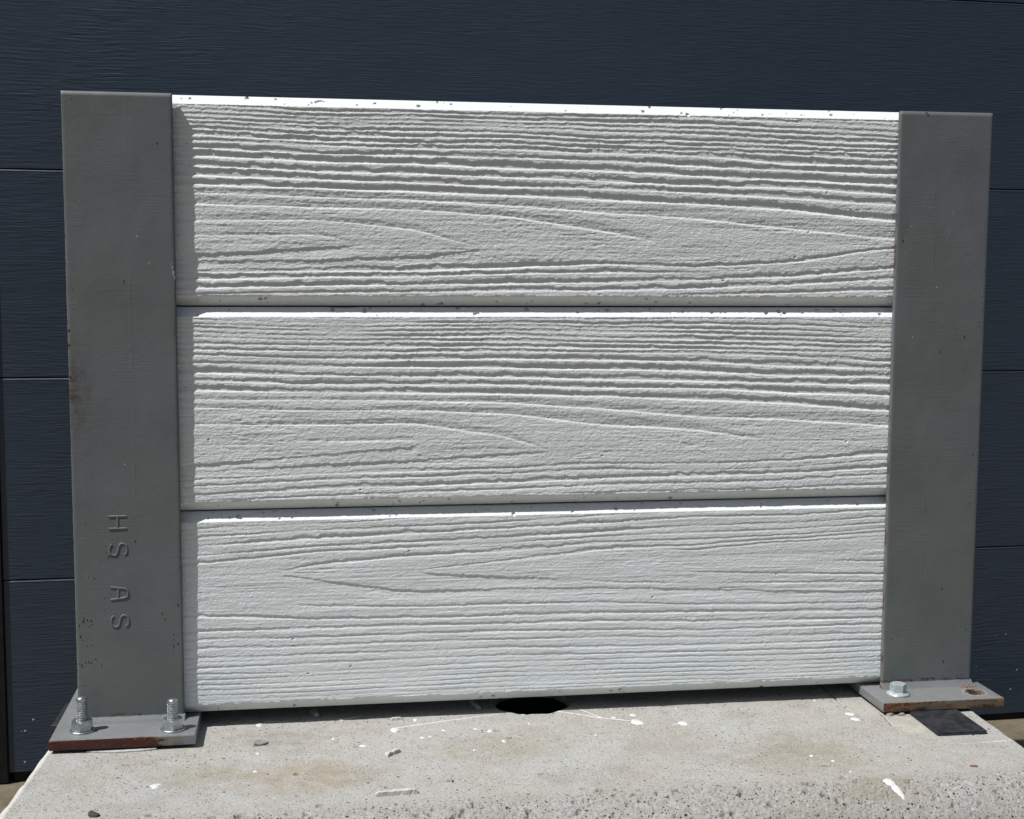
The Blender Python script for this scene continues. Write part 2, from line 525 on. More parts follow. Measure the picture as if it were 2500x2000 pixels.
# ================================================================ garage door (behind, turned 2.2 degrees)
door = empty('garage_door', (0, 300, -158))
door.rotation_euler = (0, 0.0026, math.atan(0.038))
tag(door, 'navy blue sectional garage door with horizontal woodgrain panels and thin pale joints', 'garage door')
DZ = [0.0, 231.0, 467.0, 703.5, 940.0, 1176.0, 1412.0, 1648.0, 1884.0, 2120.0]
for i in range(9):
    z0, z1 = DZ[i] + .5, DZ[i + 1] - .5
    prof = [(0.0, z0 + .5), (0.0, z1 - 3.2), (-.15, z1 - 2.6), (-.25, z1 - 1.7), (.9, z1), (38, z1), (38, z0), (.5, z0)]
    vs_ = [(x, y, z) for x in (-228.5, 2200) for (y, z) in prof]
    n = len(prof)
    fs = [tuple(range(n))[::-1], tuple(range(n, 2 * n))] + [(k, (k + 1) % n, n + (k + 1) % n, n + k) for k in range(n)]
    pm = mesh_from([(x, y, z) for x, y, z in vs_], fs)
    o = link('door_panel', pm, M_DOOR, door, (0, 0, 0))
    if i == 0: o['label'] = 'lowest panel, splashed with small white dots'
seal = link('bottom_seal', box_mesh(-224, 2200, 3, 34, -12, .3, 1), M_RUBBER, door, (0, 0, 0))
jm = link('door_jamb', box_mesh(-330, -229, -3, 60, -12, 2130, 1.5), M_RUBBER, door, (0, 0, 0))
jm['label'] = 'black jamb at the left end'
# white splatter on the lowest panels
bm = bmesh.new()
for k in range(26):
    if k < 14: x, z = random.uniform(900, 1120), random.uniform(8, 120)
    else: x, z = random.uniform(-215, -120), random.uniform(6, 70)
    r = random.choice((.5, .7, .9, 1.4))
    c0 = bm.verts.new((x, -.6, z))
    rim = [bm.verts.new((x + r * math.cos(a) * random.uniform(.7, 1.3), -.05, z + r * math.sin(a) * random.uniform(.7, 1.3))) for a in [j * math.pi / 4 for j in range(8)]]
    for j in range(8): bm.faces.new((c0, rim[j], rim[(j + 1) % 8]))
sp = link('paint_specks', bm_mesh(bm), mat_simple('pale dried specks', (.30, .32, .34), (.2, .21, .23), 200), door, (0, 0, 0))
sp['kind'] = 'stuff'

# ================================================================ concrete block (a height field)
BZ = -17.0
def block_left(y): return -123.5 + .0727 * y
def block_right(y): return 807.2 + .043 * y
us = np.concatenate([[0, 0], np.linspace(0, 1, 900), [1, 1]])
YF = -212.0                    # where the worn front arris starts to turn over
RAD = 52.0
arc = np.arange(1.0, RAD * 1.40, 1.0)
vfront_y = YF - RAD * np.sin(arc / RAD)
vfront_z = -RAD * (1 - np.cos(arc / RAD))
ys = np.concatenate([[vfront_y[-1] - 6], vfront_y[::-1], np.arange(YF, 70, 1.05), [80, 95, 110, 125, 125]])
zb = np.concatenate([[-153], vfront_z[::-1], np.zeros(len(np.arange(YF, 70, 1.05))), [0, 0, 0, 0, -153]])
GY = np.repeat(ys[:, None], len(us), 1)
GX = block_left(GY) + us[None, :] * (block_right(GY) - block_left(GY))
GZ = np.repeat(zb[:, None], len(us), 1)
xs_ = np.linspace(-140, 812, len(us)); vy = np.arange(len(ys)) * 1.0
H = .30 * vnoise(xs_, vy, 60, 40, 1) + .16 * vnoise(xs_, vy, 14, 9, 2) + .10 * vnoise(xs_, vy, 4, 3, 3) + .07 * rng.uniform(-1, 1, GX.shape)
worn = sstep((-GY - 200) / 22)
H += worn * (.22 * vnoise(xs_, vy, 9, 7, 4) + .26 * vnoise(xs_, vy, 2.6, 2.0, 5) + .6 * vnoise(xs_, vy, 40, 22, 15))
XC, YC = GX, GY
def pit(px, py, r, dep, el=1.0):
    iy = np.where(np.abs(ys - py) < r * 2.2)[0]
    if len(iy) == 0: return
    w = block_right(py) - block_left(py)
    u0 = (px - block_left(py)) / w
    ix = np.where(np.abs(us - u0) * w < r * 2.4 * el)[0]
    if len(ix) == 0: return
    sl = np.ix_(iy, ix)
    d = np.sqrt(((XC[sl] - px) / el) ** 2 + (YC[sl] - py) ** 2) / r
    d += .25 * rng.uniform(-1, 1, d.shape)
    H[sl] -= dep * sstep((1.25 - d) / .55)
for k in range(900):
    py = random.uniform(-262, -214) if random.random() < .8 else random.uniform(-225, -205)
    r = random.choice((.6, .7, .7, .8, .9, 1.0, 1.3, 2.0))
    pit(random.uniform(-125, 795), py, r, r * 2.8, random.uniform(.8, 1.4))
for k in range(260):
    r = random.choice((.7, .8, .9, 1.0, 1.3))
    pit(random.uniform(-120, 795), random.uniform(-205, 25), r, r * 2.2, random.uniform(.8, 1.8))
for (px, py, r, el) in [(245, -165, 2.2, 1.5), (188, -172, 2.4, 1), (130, -205, 2.5, 1.6), (64, -216, 3, 1.8), (315, -62, 2.2, 2), (328, -56, 1.8, 2), (305, -40, 2.2, 2.2), (360, -200, 2.5, 2), (372, -206, 3, 1.5), (560, -215, 3, 2.4), (553, -228, 3.4, 1.3), (566, -232, 3, 1.2), (492, -216, 2.4, 1), (110, -130, 2.4, 1.6), (-10, -206, 2.6, 1.6), (330, -160, 2, 2.6), (595, -176, 2, 4), (165, -66, 2.2, 1.3)]:
    pit(px, py, r, r * 2.2, el)
# two scribed saw lines near the right post
def groove(x0, y0, x1, y1, w, dep):
    dx, dy = x1 - x0, y1 - y0
    L2 = dx * dx + dy * dy
    tt = np.clip(((XC - x0) * dx + (YC - y0) * dy) / L2, 0, 1)
    dd = np.hypot(XC - x0 - tt * dx, YC - y0 - tt * dy)
    H[:] -= dep * sstep((w - dd) / (w * .7))
groove(677.5, 60, 671.8, -41, 1.5, 3.0)
groove(673, -50, 700, -49, 1.0, 1.6)
groove(702, -42, 697, -82, 1.2, 1.8)
# the core hole under the panel
hd = np.hypot(XC - 352.5, YC - 44.0) + 1.7 * np.interp(np.arctan2(YC - 46, XC - 352.5), np.linspace(-3.15, 3.15, 40), np.random.default_rng(5).uniform(-1, 1, 40))
H -= 1.8 * sstep((41.8 - hd) / 1.6) + 120 * (hd < 39.6)
# (a black liner, added below, stands in for the shade inside the hole)
# arris on the left and right edges
du = np.minimum(us[None, :] * 930, (1 - us[None, :]) * 930)
edn = vnoise(xs_, vy, 30, 16, 21)
H -= np.clip(6.5 + 2.0 * edn - du, 0, 11) * .8
H *= sstep((np.arange(len(ys)) - 1) / 8.0)[:, None]     # the face below the worn arris is smooth
GZ2 = BZ + GZ + H
GZ2[:, 0] = -170; GZ2[:, -1] = -170
GZ2[0, :] = -170; GZ2[-1, :] = -170
bme = grid_mesh(GX, GY, GZ2)
block = thing('concrete_block', bme, M_CONC, (340, -70, -170), 'grey pitted concrete block with rounded front edge and a round hole, carrying the whole panel', 'concrete block')

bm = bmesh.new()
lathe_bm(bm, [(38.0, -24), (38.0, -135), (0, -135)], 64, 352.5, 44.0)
sl_ = part('hole_shade_liner', bm_mesh(bm), M_RUBBER, block, 'black liner added to darken the inside of the round hole')  # added part: its black colour gives the hole its darkness

def tp(x, y):                  # positions read on the plane z=-13 -> the block's top
    return (119 + (x - 119) * 1.00895, -1320.7 + (y + 1320.7) * 1.00895)

def surf_z(x, y):
    j = int(np.argmin(np.abs(ys - y)))
    u = (x - block_left(y)) / (block_right(y) - block_left(y))
    i = int(np.clip(np.argmin(np.abs(us - u)), 2, len(us) - 3))
    i0, i1, j0, j1 = max(i - 2, 2), min(i + 3, len(us) - 2), max(j - 2, 1), min(j + 3, len(ys) - 2)
    return float(np.median(GZ2[j0:j1, i0:i1]))

def splash(x, y, w, h, irr=.12, rot=0):
    n = 18
    ph = [random.uniform(0, 6.28) for _ in range(3)]
    vv = [(x, y, surf_z(x, y) + .55)]
    for ring, (k, zz) in enumerate(((.72, .48), (1.0, -.12))):
        for j in range(n):
            a = 2 * math.pi * j / n
            q = k * (1 + irr * math.sin(2 * a + ph[0]) + irr * .7 * math.sin(3 * a + ph[1]) + irr * .4 * math.sin(5 * a + ph[2]))
            lx, ly = q * w / 2 * math.cos(a), q * h / 2 * math.sin(a)
            px, py = x + lx * math.cos(rot) - ly * math.sin(rot), y + lx * math.sin(rot) + ly * math.cos(rot)
            vv.append((px, py, surf_z(px, py) + zz))
    ff = [(0, 1 + j, 1 + (j + 1) % n) for j in range(n)]
    ff += [(1 + j, 1 + n + j, 1 + n + (j + 1) % n, 1 + (j + 1) % n) for j in range(n)]
    return part('paint_splash', mesh_from(vv, ff, True), M_SPLASH, block)

def tail(pts, w0, w1):
    P = [Vector((p[0], p[1], 0)) for p in pts]
    fine_ = []
    for a, b in zip(P, P[1:]):
        m_ = max(2, int((b - a).length / 2))
        for j in range(m_): fine_.append(a.lerp(b, j / m_))
    fine_.append(P[-1])
    vv, ff = [], []
    N_ = len(fine_)
    for j, c in enumerate(fine_):
        d = (fine_[min(j + 1, N_ - 1)] - fine_[max(j - 1, 0)]).normalized()
        nrm = Vector((-d.y, d.x, 0))
        w = (w0 + (w1 - w0) * j / N_) * random.uniform(.8, 1.2) * .5
        z = surf_z(c.x, c.y)
        for s_, zz in ((-1, -.1), (0, .38), (1, -.1)):
            q = c + nrm * w * s_
            vv.append((q.x, q.y, z + zz))
    for j in range(N_ - 1):
        for s_ in (0, 1):
            ff.append((3 * j + s_, 3 * j + s_ + 1, 3 * j + 4 + s_, 3 * j + 3 + s_))
    return part('paint_dribble', mesh_from(vv, ff, True), M_SPLASH, block)

SPL = [(72.0, -2.5, 5.8, 12.0), (152.6, 1.9, 7.9, 5.7), (202.8, -36.1, 8.5, 13.1), (143.5, -52.9, 3.0, 5.2), (170.4, -76.6, 5.7, 5.8), (73.0, -82.6, 3.4, 4.9), (72.2, -128.5, 4.0, 5.3), (227.9, -61.7, 5.1, 5.2), (235.9, -59.8, 3.8, 4.8), (250.3, -43.9, 4.1, 4.6), (281.9, -43.6, 3.9, 5.4), (294.8, -51.6, 6.2, 7.6), (304.2, -81.8, 4.5, 7.3), (273.2, -102.2, 2.7, 4.2), (225.5, -9.8, 5.0, 8.0), (335.3, -6.6, 5.3, 7.3), (336.3, -36.2, 1.8, 3.9), (443.6, -46.3, 14.2, 16.4), (444.8, -24.7, 6.4, 8.9), (488.3, -56.1, 10.5, 13.1), (357.6, -209.9, 3.9, 5.4), (395.1, -77.5, 2.3, 3.3), (493.6, -11.3, 1.9, 3.3), (423.9, -30.1, 4.5, 4.0), (664.5, -52.2, 9.2, 11.5), (663.7, -68.1, 9.1, 11.3), (581.4, -161.3, 3.8, 4.3), (596.4, -175.9, 3.1, 4.2), (601.6, -204.2, 2.7, 3.2), (645.2, -5.8, 2.9, 2.9)]
for x, y, w, h in SPL:
    splash(*tp(x, y), w, h)
q = tp(627.5, -236); splash(q[0] - 1, q[1] + 5, 8.5, 17, .16, .25); splash(q[0] + 2.2, q[1] - 6, 6.0, 20, .2, .3)
q = tp(-12.6, -152.1); splash(q[0], q[1], 12, 8, .35, .4)
def T(*p): return [tp(*a) for a in p]
tail(T((75, 0.3), (82, 7), (92, 4.2)), 1.6, .7)
tail(T((156, 3), (172.9, 11)), 1.8, .7)
tail(T((205, -31), (254.8, -16.8), (310.5, -3.5)), 1.7, .5)
tail(T((438, -41), (411.7, -29.2), (367.6, -.5)), 1.6, 1.1)
tail(T((411.7, -29.2), (394.3, 2.1)), 1.1, .8)
tail(T((485, -56.4), (477, -58)), 2.2, .8)
# random dust of tiny drops
bm = bmesh.new()
for k in range(28):
    x, y = random.uniform(40, 700), random.uniform(-215, -5)
    z = surf_z(x, y); r = random.uniform(.4, .9)
    c0 = bm.verts.new((x, y, z + .3))
    rim = [bm.verts.new((x + r * math.cos(j * 1.047), y + r * math.sin(j * 1.047), z - .1)) for j in range(6)]
    for j in range(6): bm.faces.new((c0, rim[j], rim[(j + 1) % 6]))
o = part('paint_specks', bm_mesh(bm), M_SPLASH, block); o['kind'] = 'stuff'

# ================================================================ debris on the block
def chip(name, a, b, w, h, m, label, cat, rough=.35):
    """a broken sliver lying on the block from a to b"""
    ax, ay = tp(*a); bx, by = tp(*b)
    L = math.hypot(bx - ax, by - ay)
    ang = math.atan2(by - ay, bx - ax)
    bm = bmesh.new()
    nseg = max(4, int(L / 2.2))
    rings = []
    for k in range(nseg + 1):
        t_ = k / nseg
        jw = [random.uniform(1 - rough, 1 + rough * .3) for _ in range(4)]
        e = .55 if k in (0, nseg) else 1.0
        lx = -L / 2 + L * t_ + random.uniform(-.4, .4)
        rings.append([bm.verts.new((lx + random.uniform(-.3, .3), sy * w / 2 * jw[i], zz * h * (jw[i] if zz else 1) * (e if zz else 1))) for i, (sy, zz) in enumerate(((-1, 0), (-.85, 1), (.85, 1), (1, 0)))])
    for r0, r1 in zip(rings, rings[1:]):
        for i in range(4):
            j = (i + 1) % 4
            bm.faces.new((r0[i], r0[j], r1[j], r1[i]))
    bm.faces.new(rings[0]); bm.faces.new(rings[-1][::-1])
    me = bm_mesh(bm)
    cx, cy = (ax + bx) / 2, (ay + by) / 2
    o = link(name, me, m, None, (cx, cy, max(surf_z(cx, cy), surf_z(ax, ay) - .5, surf_z(bx, by) - .5) - .05), (0, 0, ang))
    return tag(o, label, cat, 'broken bits lying on the concrete block')
chip('mortar_chip', (175.7, -201.4), (212.3, -199.1), 5.2, 4.2, M_CHIP, 'long straight off-white sliver near the front edge of the block', 'mortar chip', .2)
chip('mortar_chip', (190.4, -107.8), (203.5, -95.6), 5.0, 3.6, M_CHIP, 'short slanting off-white chip in the sun, behind the long sliver', 'mortar chip', .25)
chip('mortar_chip', (201.1, -7.3), (213.1, -6.3), 5.0, 3.0, M_CHIP, 'small flat white chip lying right at the edge of the panel shadow', 'mortar chip', .3)
chip('mortar_chip', (123.9, 30.2), (128.4, 13.8), 5.5, 3.2, M_CHIP, 'stubby chip in the shade under the left part of the bottom sleeper', 'mortar chip', .3)
chip('mortar_chip', (287.6, 37.8), (293.2, 14.0), 4.6, 3.2, M_CHIP, 'narrow chip in the shade just left of the round hole', 'mortar chip', .25)
def lump(name, x, y, rx, ry, rz, m, label, cat, seed, rot=0):
    r_ = random.Random(seed)
    bm = bmesh.new()
    for k in range(26):
        n_ = Vector((r_.gauss(0, 1), r_.gauss(0, 1), r_.gauss(0, 1))).normalized()
        n_.z = max(n_.z, -.3)
        f = r_.uniform(.72, 1.08)
        bm.verts.new((n_.x * rx * f, n_.y * ry * f, n_.z * rz * f))
    hull = bmesh.ops.convex_hull(bm, input=bm.verts)
    bmesh.ops.delete(bm, geom=[v for v in bm.verts if not v.link_faces], context='VERTS')
    bmesh.ops.subdivide_edges(bm, edges=bm.edges, cuts=1)
    for v in bm.verts: v.co += Vector((r_.uniform(-1, 1), r_.uniform(-1, 1), r_.uniform(-1, 1))) * .07 * rz
    me = bm_mesh(bm)
    px, py = tp(x, y)
    o = link(name, me, m, None, (px, py, surf_z(px, py) + .15 * rz), (0, 0, rot))
    return tag(o, label, cat, 'broken bits lying on the concrete block')
lump('mortar_crumb', 73.4, -58, 9.5, 6.0, 4.0, M_CRUMB, 'angular dark grey mortar crumb left of the slanting chip, right of the left base plate', 'mortar crumb', 3, .3)
lump('mortar_crumb', 702.8, -62.3, 6.5, 2.6, 2.6, M_CRUMB, 'larger left one of two brown crumbs before the right base plate', 'mortar crumb', 4, .15)
lump('mortar_crumb', 715.5, -62.6, 5.2, 2.4, 2.4, M_CRUMB, 'smaller right one of two brown crumbs, beside the black packer', 'mortar crumb', 5, .2)
lump('pebble', -55.4, -211.7, 5.5, 4.0, 4.5, M_DARK, 'dark pebble at the front left edge of the block', 'pebble', 6)
lump('rust_flake', 718, -207, 4.8, 3.2, .9, M_RUSTO, 'flat orange rust flake near the right front of the block', 'rust flake', 8)
lump('mortar_crumb', 42.4, -92, 1.8, 1.3, 1.2, M_CRUMB, 'tiny grey crumb between the left base plate and the angular crumb', 'mortar crumb', 9)

# ================================================================ black packers under the base plates
def packer(loc, w, d, h, rot, label, layers=1):
    bm = bmesh.new()
    hh = h / layers
    for k in range(layers):
        box_bm(bm, -w / 2 + .8 * k, w / 2 + .5 * k, 0 + .7 * k, d, k * hh + .03 * k, (k + 1) * hh - .02, .25)
    o = link('packer', bm_mesh(bm), M_SHIM, None, loc, (0, 0, rot))
    return tag(o, label, 'packer', 'black plastic packers under the base plates')
packer((754.0, -116.5, -16.9), 51, 105, 3.2, -.02, 'black plastic packer sticking out in front of the right base plate', 2)
packer((-100.0, 24.8, -16.9), 61, 70, 3.2, -.035, 'black plastic packer sticking out left behind the left base plate')
fl = [(x, y, z) for x, y, z in [(-60, -52.5, -15.9), (-34, -51.5, -15.7), (-22, -49, -15.6), (-22, -30, -15), (-60, -30, -14.2), (-86, -47.5, -15.8)]]
fm = mesh_from(fl + [(x, y, z - .9) for x, y, z in fl], [(0, 1, 2, 3, 4, 5)] + [(i, (i + 6), 6 + (i + 1) % 6, (i + 1) % 6) for i in range(6)])
thing('mortar_sheet', fm, M_CHIP, (-35, -45, -15.5), 'thin pale sheet squeezed out under the rusty edge of the left base plate', 'mortar sheet')

# ================================================================ the two steel posts
PT = 597.6
def hex_nut(cx, cy, z0, z1, af, rot, bore=0):
    bm = bmesh.new()
    n = 48
    rc = af / math.sqrt(3)
    def ring(f):
        out_ = []
        for k in range(n):
            a = 2 * math.pi * k / n
            m_ = (a + math.pi / 6) % (math.pi / 3) - math.pi / 6
            out_.append(f(a, (af / 2) / math.cos(m_)))
        return out_
    R0 = af / 2 * .985
    vb0 = ring(lambda a, r: bm.verts.new((cx + r * math.cos(a + rot), cy + r * math.sin(a + rot), z0 + max(0, (r - R0)) * .3)))
    vb1 = ring(lambda a, r: bm.verts.new((cx + r * math.cos(a + rot), cy + r * math.sin(a + rot), z1 - max(0, (r - R0)) * .62)))
    vt = ring(lambda a, r: bm.verts.new((cx + R0 * .97 * math.cos(a + rot), cy + R0 * .97 * math.sin(a + rot), z1)))
    for A, B in ((vb0, vb1), (vb1, vt)):
        for k in range(n):
            bm.faces.new((A[k], A[(k + 1) % n], B[(k + 1) % n], B[k]))
    if bore:
        vi = ring(lambda a, r: bm.verts.new((cx + bore * math.cos(a + rot), cy + bore * math.sin(a + rot), z1 - .1)))
        vi2 = ring(lambda a, r: bm.verts.new((cx + (bore - .4) * math.cos(a + rot), cy + (bore - .4) * math.sin(a + rot), z1 - 1)))
        for A, B in ((vt, vi), (vi, vi2)):
            for k in range(n):
                bm.faces.new((A[k], A[(k + 1) % n], B[(k + 1) % n], B[k]))
    else:
        c0 = bm.verts.new((cx, cy, z1 - .25))
        ri = ring(lambda a, r: bm.verts.new((cx + R0 * .7 * math.cos(a + rot), cy + R0 * .7 * math.sin(a + rot), z1 - .22)))
        for k in range(n):
            bm.faces.new((vt[k], vt[(k + 1) % n], ri[(k + 1) % n], ri[k]))
            bm.faces.new((ri[k], ri[(k + 1) % n], c0))
    return bm_mesh(bm, True, 24)

def stud(cx, cy, z0, z1, r):
    prof = []
    z = z0
    pitch = 1.75
    while z < z1 - 2.4:
        prof += [(r, z), (r, z + .25), (r - .85, z + .75), (r - .85, z + 1.0), (r, z + pitch - .2)]
        z += pitch
    prof += [(r - .1, z), (r - .1, z1 - 2.2), (r - .9, z1 - .7), (r - 1.6, z1 - .1), (r * .5, z1 + .2), (0, z1 + .3)]
    bm = bmesh.new()
    lathe_bm(bm, prof, 40, cx, cy)
    for v in bm.verts:                      # helical lead and a sawn, slightly skewed tip
        a = math.atan2(v.co.y - cy, v.co.x - cx)
        if v.co.z < z1 - 2.5: v.co.z += pitch * a / (2 * math.pi)
        else: v.co.z += .06 * (v.co.x - cx) - .08 * (v.co.y - cy)
    return bm_mesh(bm, True, 35)

def washer_mesh(cx, cy, z0, ro, ri, h):
    bm = bmesh.new()
    lathe_bm(bm, [(ri, z0 + h), (ro - .6, z0 + h), (ro - .1, z0 + h - .4), (ro, z0 + h * .5), (ro - .2, z0), (ri, z0)], 64, cx, cy)
    return bm_mesh(bm, True, 30)

def plate_mesh(x0, x1, y0, y1, z0, z1, hole=None):
    bm = bmesh.new()
    def rect(i, z, wob=0):
        pts = []
        for (ax, ay, bx, by) in ((x0 + i, y0 + i, x1 - i, y0 + i), (x1 - i, y0 + i, x1 - i, y1 - i), (x1 - i, y1 - i, x0 + i, y1 - i), (x0 + i, y1 - i, x0 + i, y0 + i)):
            m_ = 28
            for k in range(m_):
                t_ = k / m_
                pts.append((ax + (bx - ax) * t_ + random.uniform(-1, 1) * wob, ay + (by - ay) * t_ + random.uniform(-1, 1) * wob, z + random.uniform(-1, 1) * wob))
        return [bm.verts.new(p_) for p_ in pts]
    rows = [rect(.4, z0, .12), rect(0, z0 + .8, .06), rect(0, (z0 + z1) / 2, .10), rect(0, z1 - .9, .06), rect(.35, z1 - .25, .05), rect(1.0, z1, .03)]
    for A, B in zip(rows, rows[1:]):
        n = len(A)
        for k in range(n):
            bm.faces.new((A[k], A[(k + 1) % n], B[(k + 1) % n], B[k]))
    edges = [bm.edges.get((rows[-1][k], rows[-1][(k + 1) % len(rows[-1])])) for k in range(len(rows[-1]))]
    if hole:
        hx, hy, hr = hole
        n = 40
        ph = [random.uniform(-.25, .25) for _ in range(n)]
        ht = [bm.verts.new((hx + (hr + ph[k]) * math.cos(2 * math.pi * k / n), hy + (hr + ph[k]) * math.sin(2 * math.pi * k / n), z1)) for k in range(n)]
        hm = [bm.verts.new((hx + (hr - .4) * math.cos(2 * math.pi * k / n), hy + (hr - .4) * math.sin(2 * math.pi * k / n), z1 - .6)) for k in range(n)]
        hb = [bm.verts.new((hx + (hr - .4) * math.cos(2 * math.pi * k / n), hy + (hr - .4) * math.sin(2 * math.pi * k / n), z0)) for k in range(n)]
        for A, B in ((ht, hm), (hm, hb)):
            for k in range(n):
                bm.faces.new((A[k], A[(k + 1) % n], B[(k + 1) % n], B[k]))
        edges += [bm.edges.get((ht[k], ht[(k + 1) % n])) for k in range(n)]
    bmesh.ops.triangle_fill(bm, use_beauty=True, edges=edges)
    return bm_mesh(bm, True, 25)

def post(x0, x1, label, plate, pm, hole=None, plabel=None):
    root = empty('steel_post', ((x0 + x1) / 2, 50, -4))
    tag(root, label, 'steel post', 'grey steel posts at the ends of the panel')
    def flange(y0, y1):
        # slightly uneven hot-rolled face with rounded edges
        nx, nz = 40, 150
        prof = [(0, y1), (0, y0 + 1.0), (.3, y0 + .3), (1.0, y0)]
        xs2 = [x0, x0, x0 + .3] + list(np.linspace(x0 + 1.0, x1 - 1.0, nx)) + [x1 - .3, x1, x1]
        yo = [y1, y0 + 1.0, y0 + .3] + [y0] * nx + [y0 + .3, y0 + 1.0, y1]
        xs2 += [x0]; yo += [y1]
        zs2 = np.concatenate([[-4], np.linspace(-4, PT, nz), [PT]])
        X = np.repeat(np.array(xs2)[None, :], len(zs2), 0)
        Y = np.repeat(np.array(yo, float)[None, :], len(zs2), 0)
        Z = np.repeat(zs2[:, None], len(xs2), 1)
        Y[:, 3:-4] += .12 * vnoise(np.arange(nx) * 2.5, zs2, 12, 30, int(x0) % 91 + 3)
        for e_, yy in ((0, 0), (-1, 0)):
            Y[e_, :] = y1
        ew = .18 * n1(zs2, 4, int(x0) % 7 + 1)
        X[:, :3] += ew[:, None]; X[:, -1] += ew
        return grid_mesh(X, Y, Z)
    part('front_flange', flange(0, 5.0), M_POST, root)
    part('web', box_mesh((x0 + x1) / 2 - 2.5, (x0 + x1) / 2 + 2.5, 4.9, 95.1, -4, PT - .3), M_POST, root)
    part('rear_flange', box_mesh(x0, x1, 95, 100, -4, PT, .4), M_POST, root)
    bp = part('base_plate', plate_mesh(*plate, -13.6, -4.0, hole), pm, root, plabel)
    # painted fillet weld along the foot of the front flange
    xs3 = np.linspace(x0 - 2, x1 + 2, 110)
    prof = [(1.0, 1.2), (-.6, 1.0), (-1.6, -.2), (-4.0, -2.0), (-6.6, -3.3), (-8.2, -3.9), (-8.6, -4.4)]
    Y = np.array([[p_[0] for _ in xs3] for p_ in prof]); Z = np.array([[p_[1] for _ in xs3] for p_ in prof])
    nn = .45 * n1(xs3, 5, 3) + .3 * n1(xs3, 1.8, 4)
    Z[1:5] += nn[None, :] * .7; Y[2:6] += nn[None, :]
    Z[:, 0] = -4.4; Z[:, -1] = -4.4
    part('weld', grid_mesh(np.repeat(xs3[None, :], len(prof), 0), Y, Z), M_POST, root)
    return root

postL = post(-100.2, -.2, 'steel post at the left with raised letters and two bolts standing in its base plate',
             (-119.6, 14.0, -48.8, 150), M_PLL, None, 'plate with a dark red rusty front edge')
postR = post(721.6, 821.8, 'plain steel post at the right, one bolt and one empty rusty hole in its plate',
             (701.5, 833.5, -50.5, 150), M_PLR, (811.7, -27.5, 8.0), 'plate with an orange-brown rusty front edge and an open hole')
postR_rot = 0

def anchor(parent, cx, cy, top, rot):
    a = part('anchor_bolt', stud(cx, cy, -10, top, 5.1), M_ZINC, parent, 'threaded stud standing up through nut and washer')
    part('washer', washer_mesh(cx, cy, -3.95, 11.9, 5.2, 1.8), M_ZINC, a)
    part('nut', hex_nut(cx, cy, -2.1, 7.2, 17.8, rot, 5.0), M_ZINC, a)
    return a
anchor(postL, -93.0, -24.0, 29.5, math.radians(-92 + 30))
anchor(postL, -8.2, -31.0, 26.0, math.radians(-84 + 30))
# flanged hex screw in the right plate
bm = bmesh.new()
lathe_bm(bm, [(0, -10), (6.2, -10), (6.2, -3.9), (11.7, -3.9), (11.8, -2.6), (11.3, -2.0), (9.6, -1.2), (7.9, -.4), (5, -.5), (0, -.5)], 64, 728.7, -24.5)
scr = part('flange_screw', bm_mesh(bm, True, 30), M_GALV, postR, 'bolt with a flanged hexagon head')
part('hex_head', hex_nut(728.7, -24.5, -1.6, 8.0, 14.6, math.radians(-80 + 30)), M_GALV, scr)
# rust crust where the second weld end has flaked, and in the bottom of the hole
bm = bmesh.new()
r_ = random.Random(4)
for (cx, cy, rr, zz, nn_) in ((815, -8.5, 6.5, -3.6, 26), (803.2, -27, 2.2, -3.9, 8), (817.5, -32.5, 2.6, -3.9, 10), (808, -12.5, 3.4, -3.8, 10)):
    for k in range(nn_):
        a, q_ = r_.uniform(0, 6.28), rr * math.sqrt(r_.random())
        px, py = cx + q_ * math.cos(a) * 1.3, cy + q_ * math.sin(a) * .8
        s_ = r_.uniform(.8, 1.8)
        v = [bm.verts.new((px + s_ * math.cos(j * 1.5708 + a) * r_.uniform(.6, 1.2), py + s_ * math.sin(j * 1.5708 + a) * r_.uniform(.6, 1.2), zz - .3)) for j in range(4)]
        top_ = bm.verts.new((px + r_.uniform(-.4, .4), py, zz + r_.uniform(.5, 1.5)))
        for j in range(4): bm.faces.new((v[j], v[(j + 1) % 4], top_))
o = part('rust_crust', bm_mesh(bm), M_RUSTO, postR); o['kind'] = 'stuff'

# rust spots and paint nicks on the faces of the posts
def nicks(parent, spots, m, name='rust_spots'):
    bm = bmesh.new()
    for (x, z, w, h) in spots:
        n = 7
        c0 = bm.verts.new((x, -.30, z))
        rim = [bm.verts.new((x + w / 2 * math.cos(2 * math.pi * k / n) * random.uniform(.7, 1.2), -.12, z + h / 2 * math.sin(2 * math.pi * k / n) * random.uniform(.7, 1.2))) for k in range(n)]
        for k in range(n): bm.faces.new((c0, rim[k], rim[(k + 1) % n]))
    o = part(name, bm_mesh(bm), m, parent)
    o['kind'] = 'stuff'
sp_ = []
def im(px, py, left=True):    # photo position on a post face -> x, z on it
    if left:
        t_ = (py - 221) / 1530.0
        xl, xr = 148.7 + 41.1 * t_, 419.7 + 31.3 * t_
        return -100.2 + 100 * (px - xl) / (xr - xl), 597.3 - (py - 225) / 1526.0 * 596.5
    t_ = (py - 275) / 1390.0
    xl, xr = 2201 - 49 * t_, 2424.2 - 55.2 * t_
    return 721.6 + 100.2 * (px - xl) / (xr - xl), 597.3 - (py - 275) / 1390.0 * 595.5
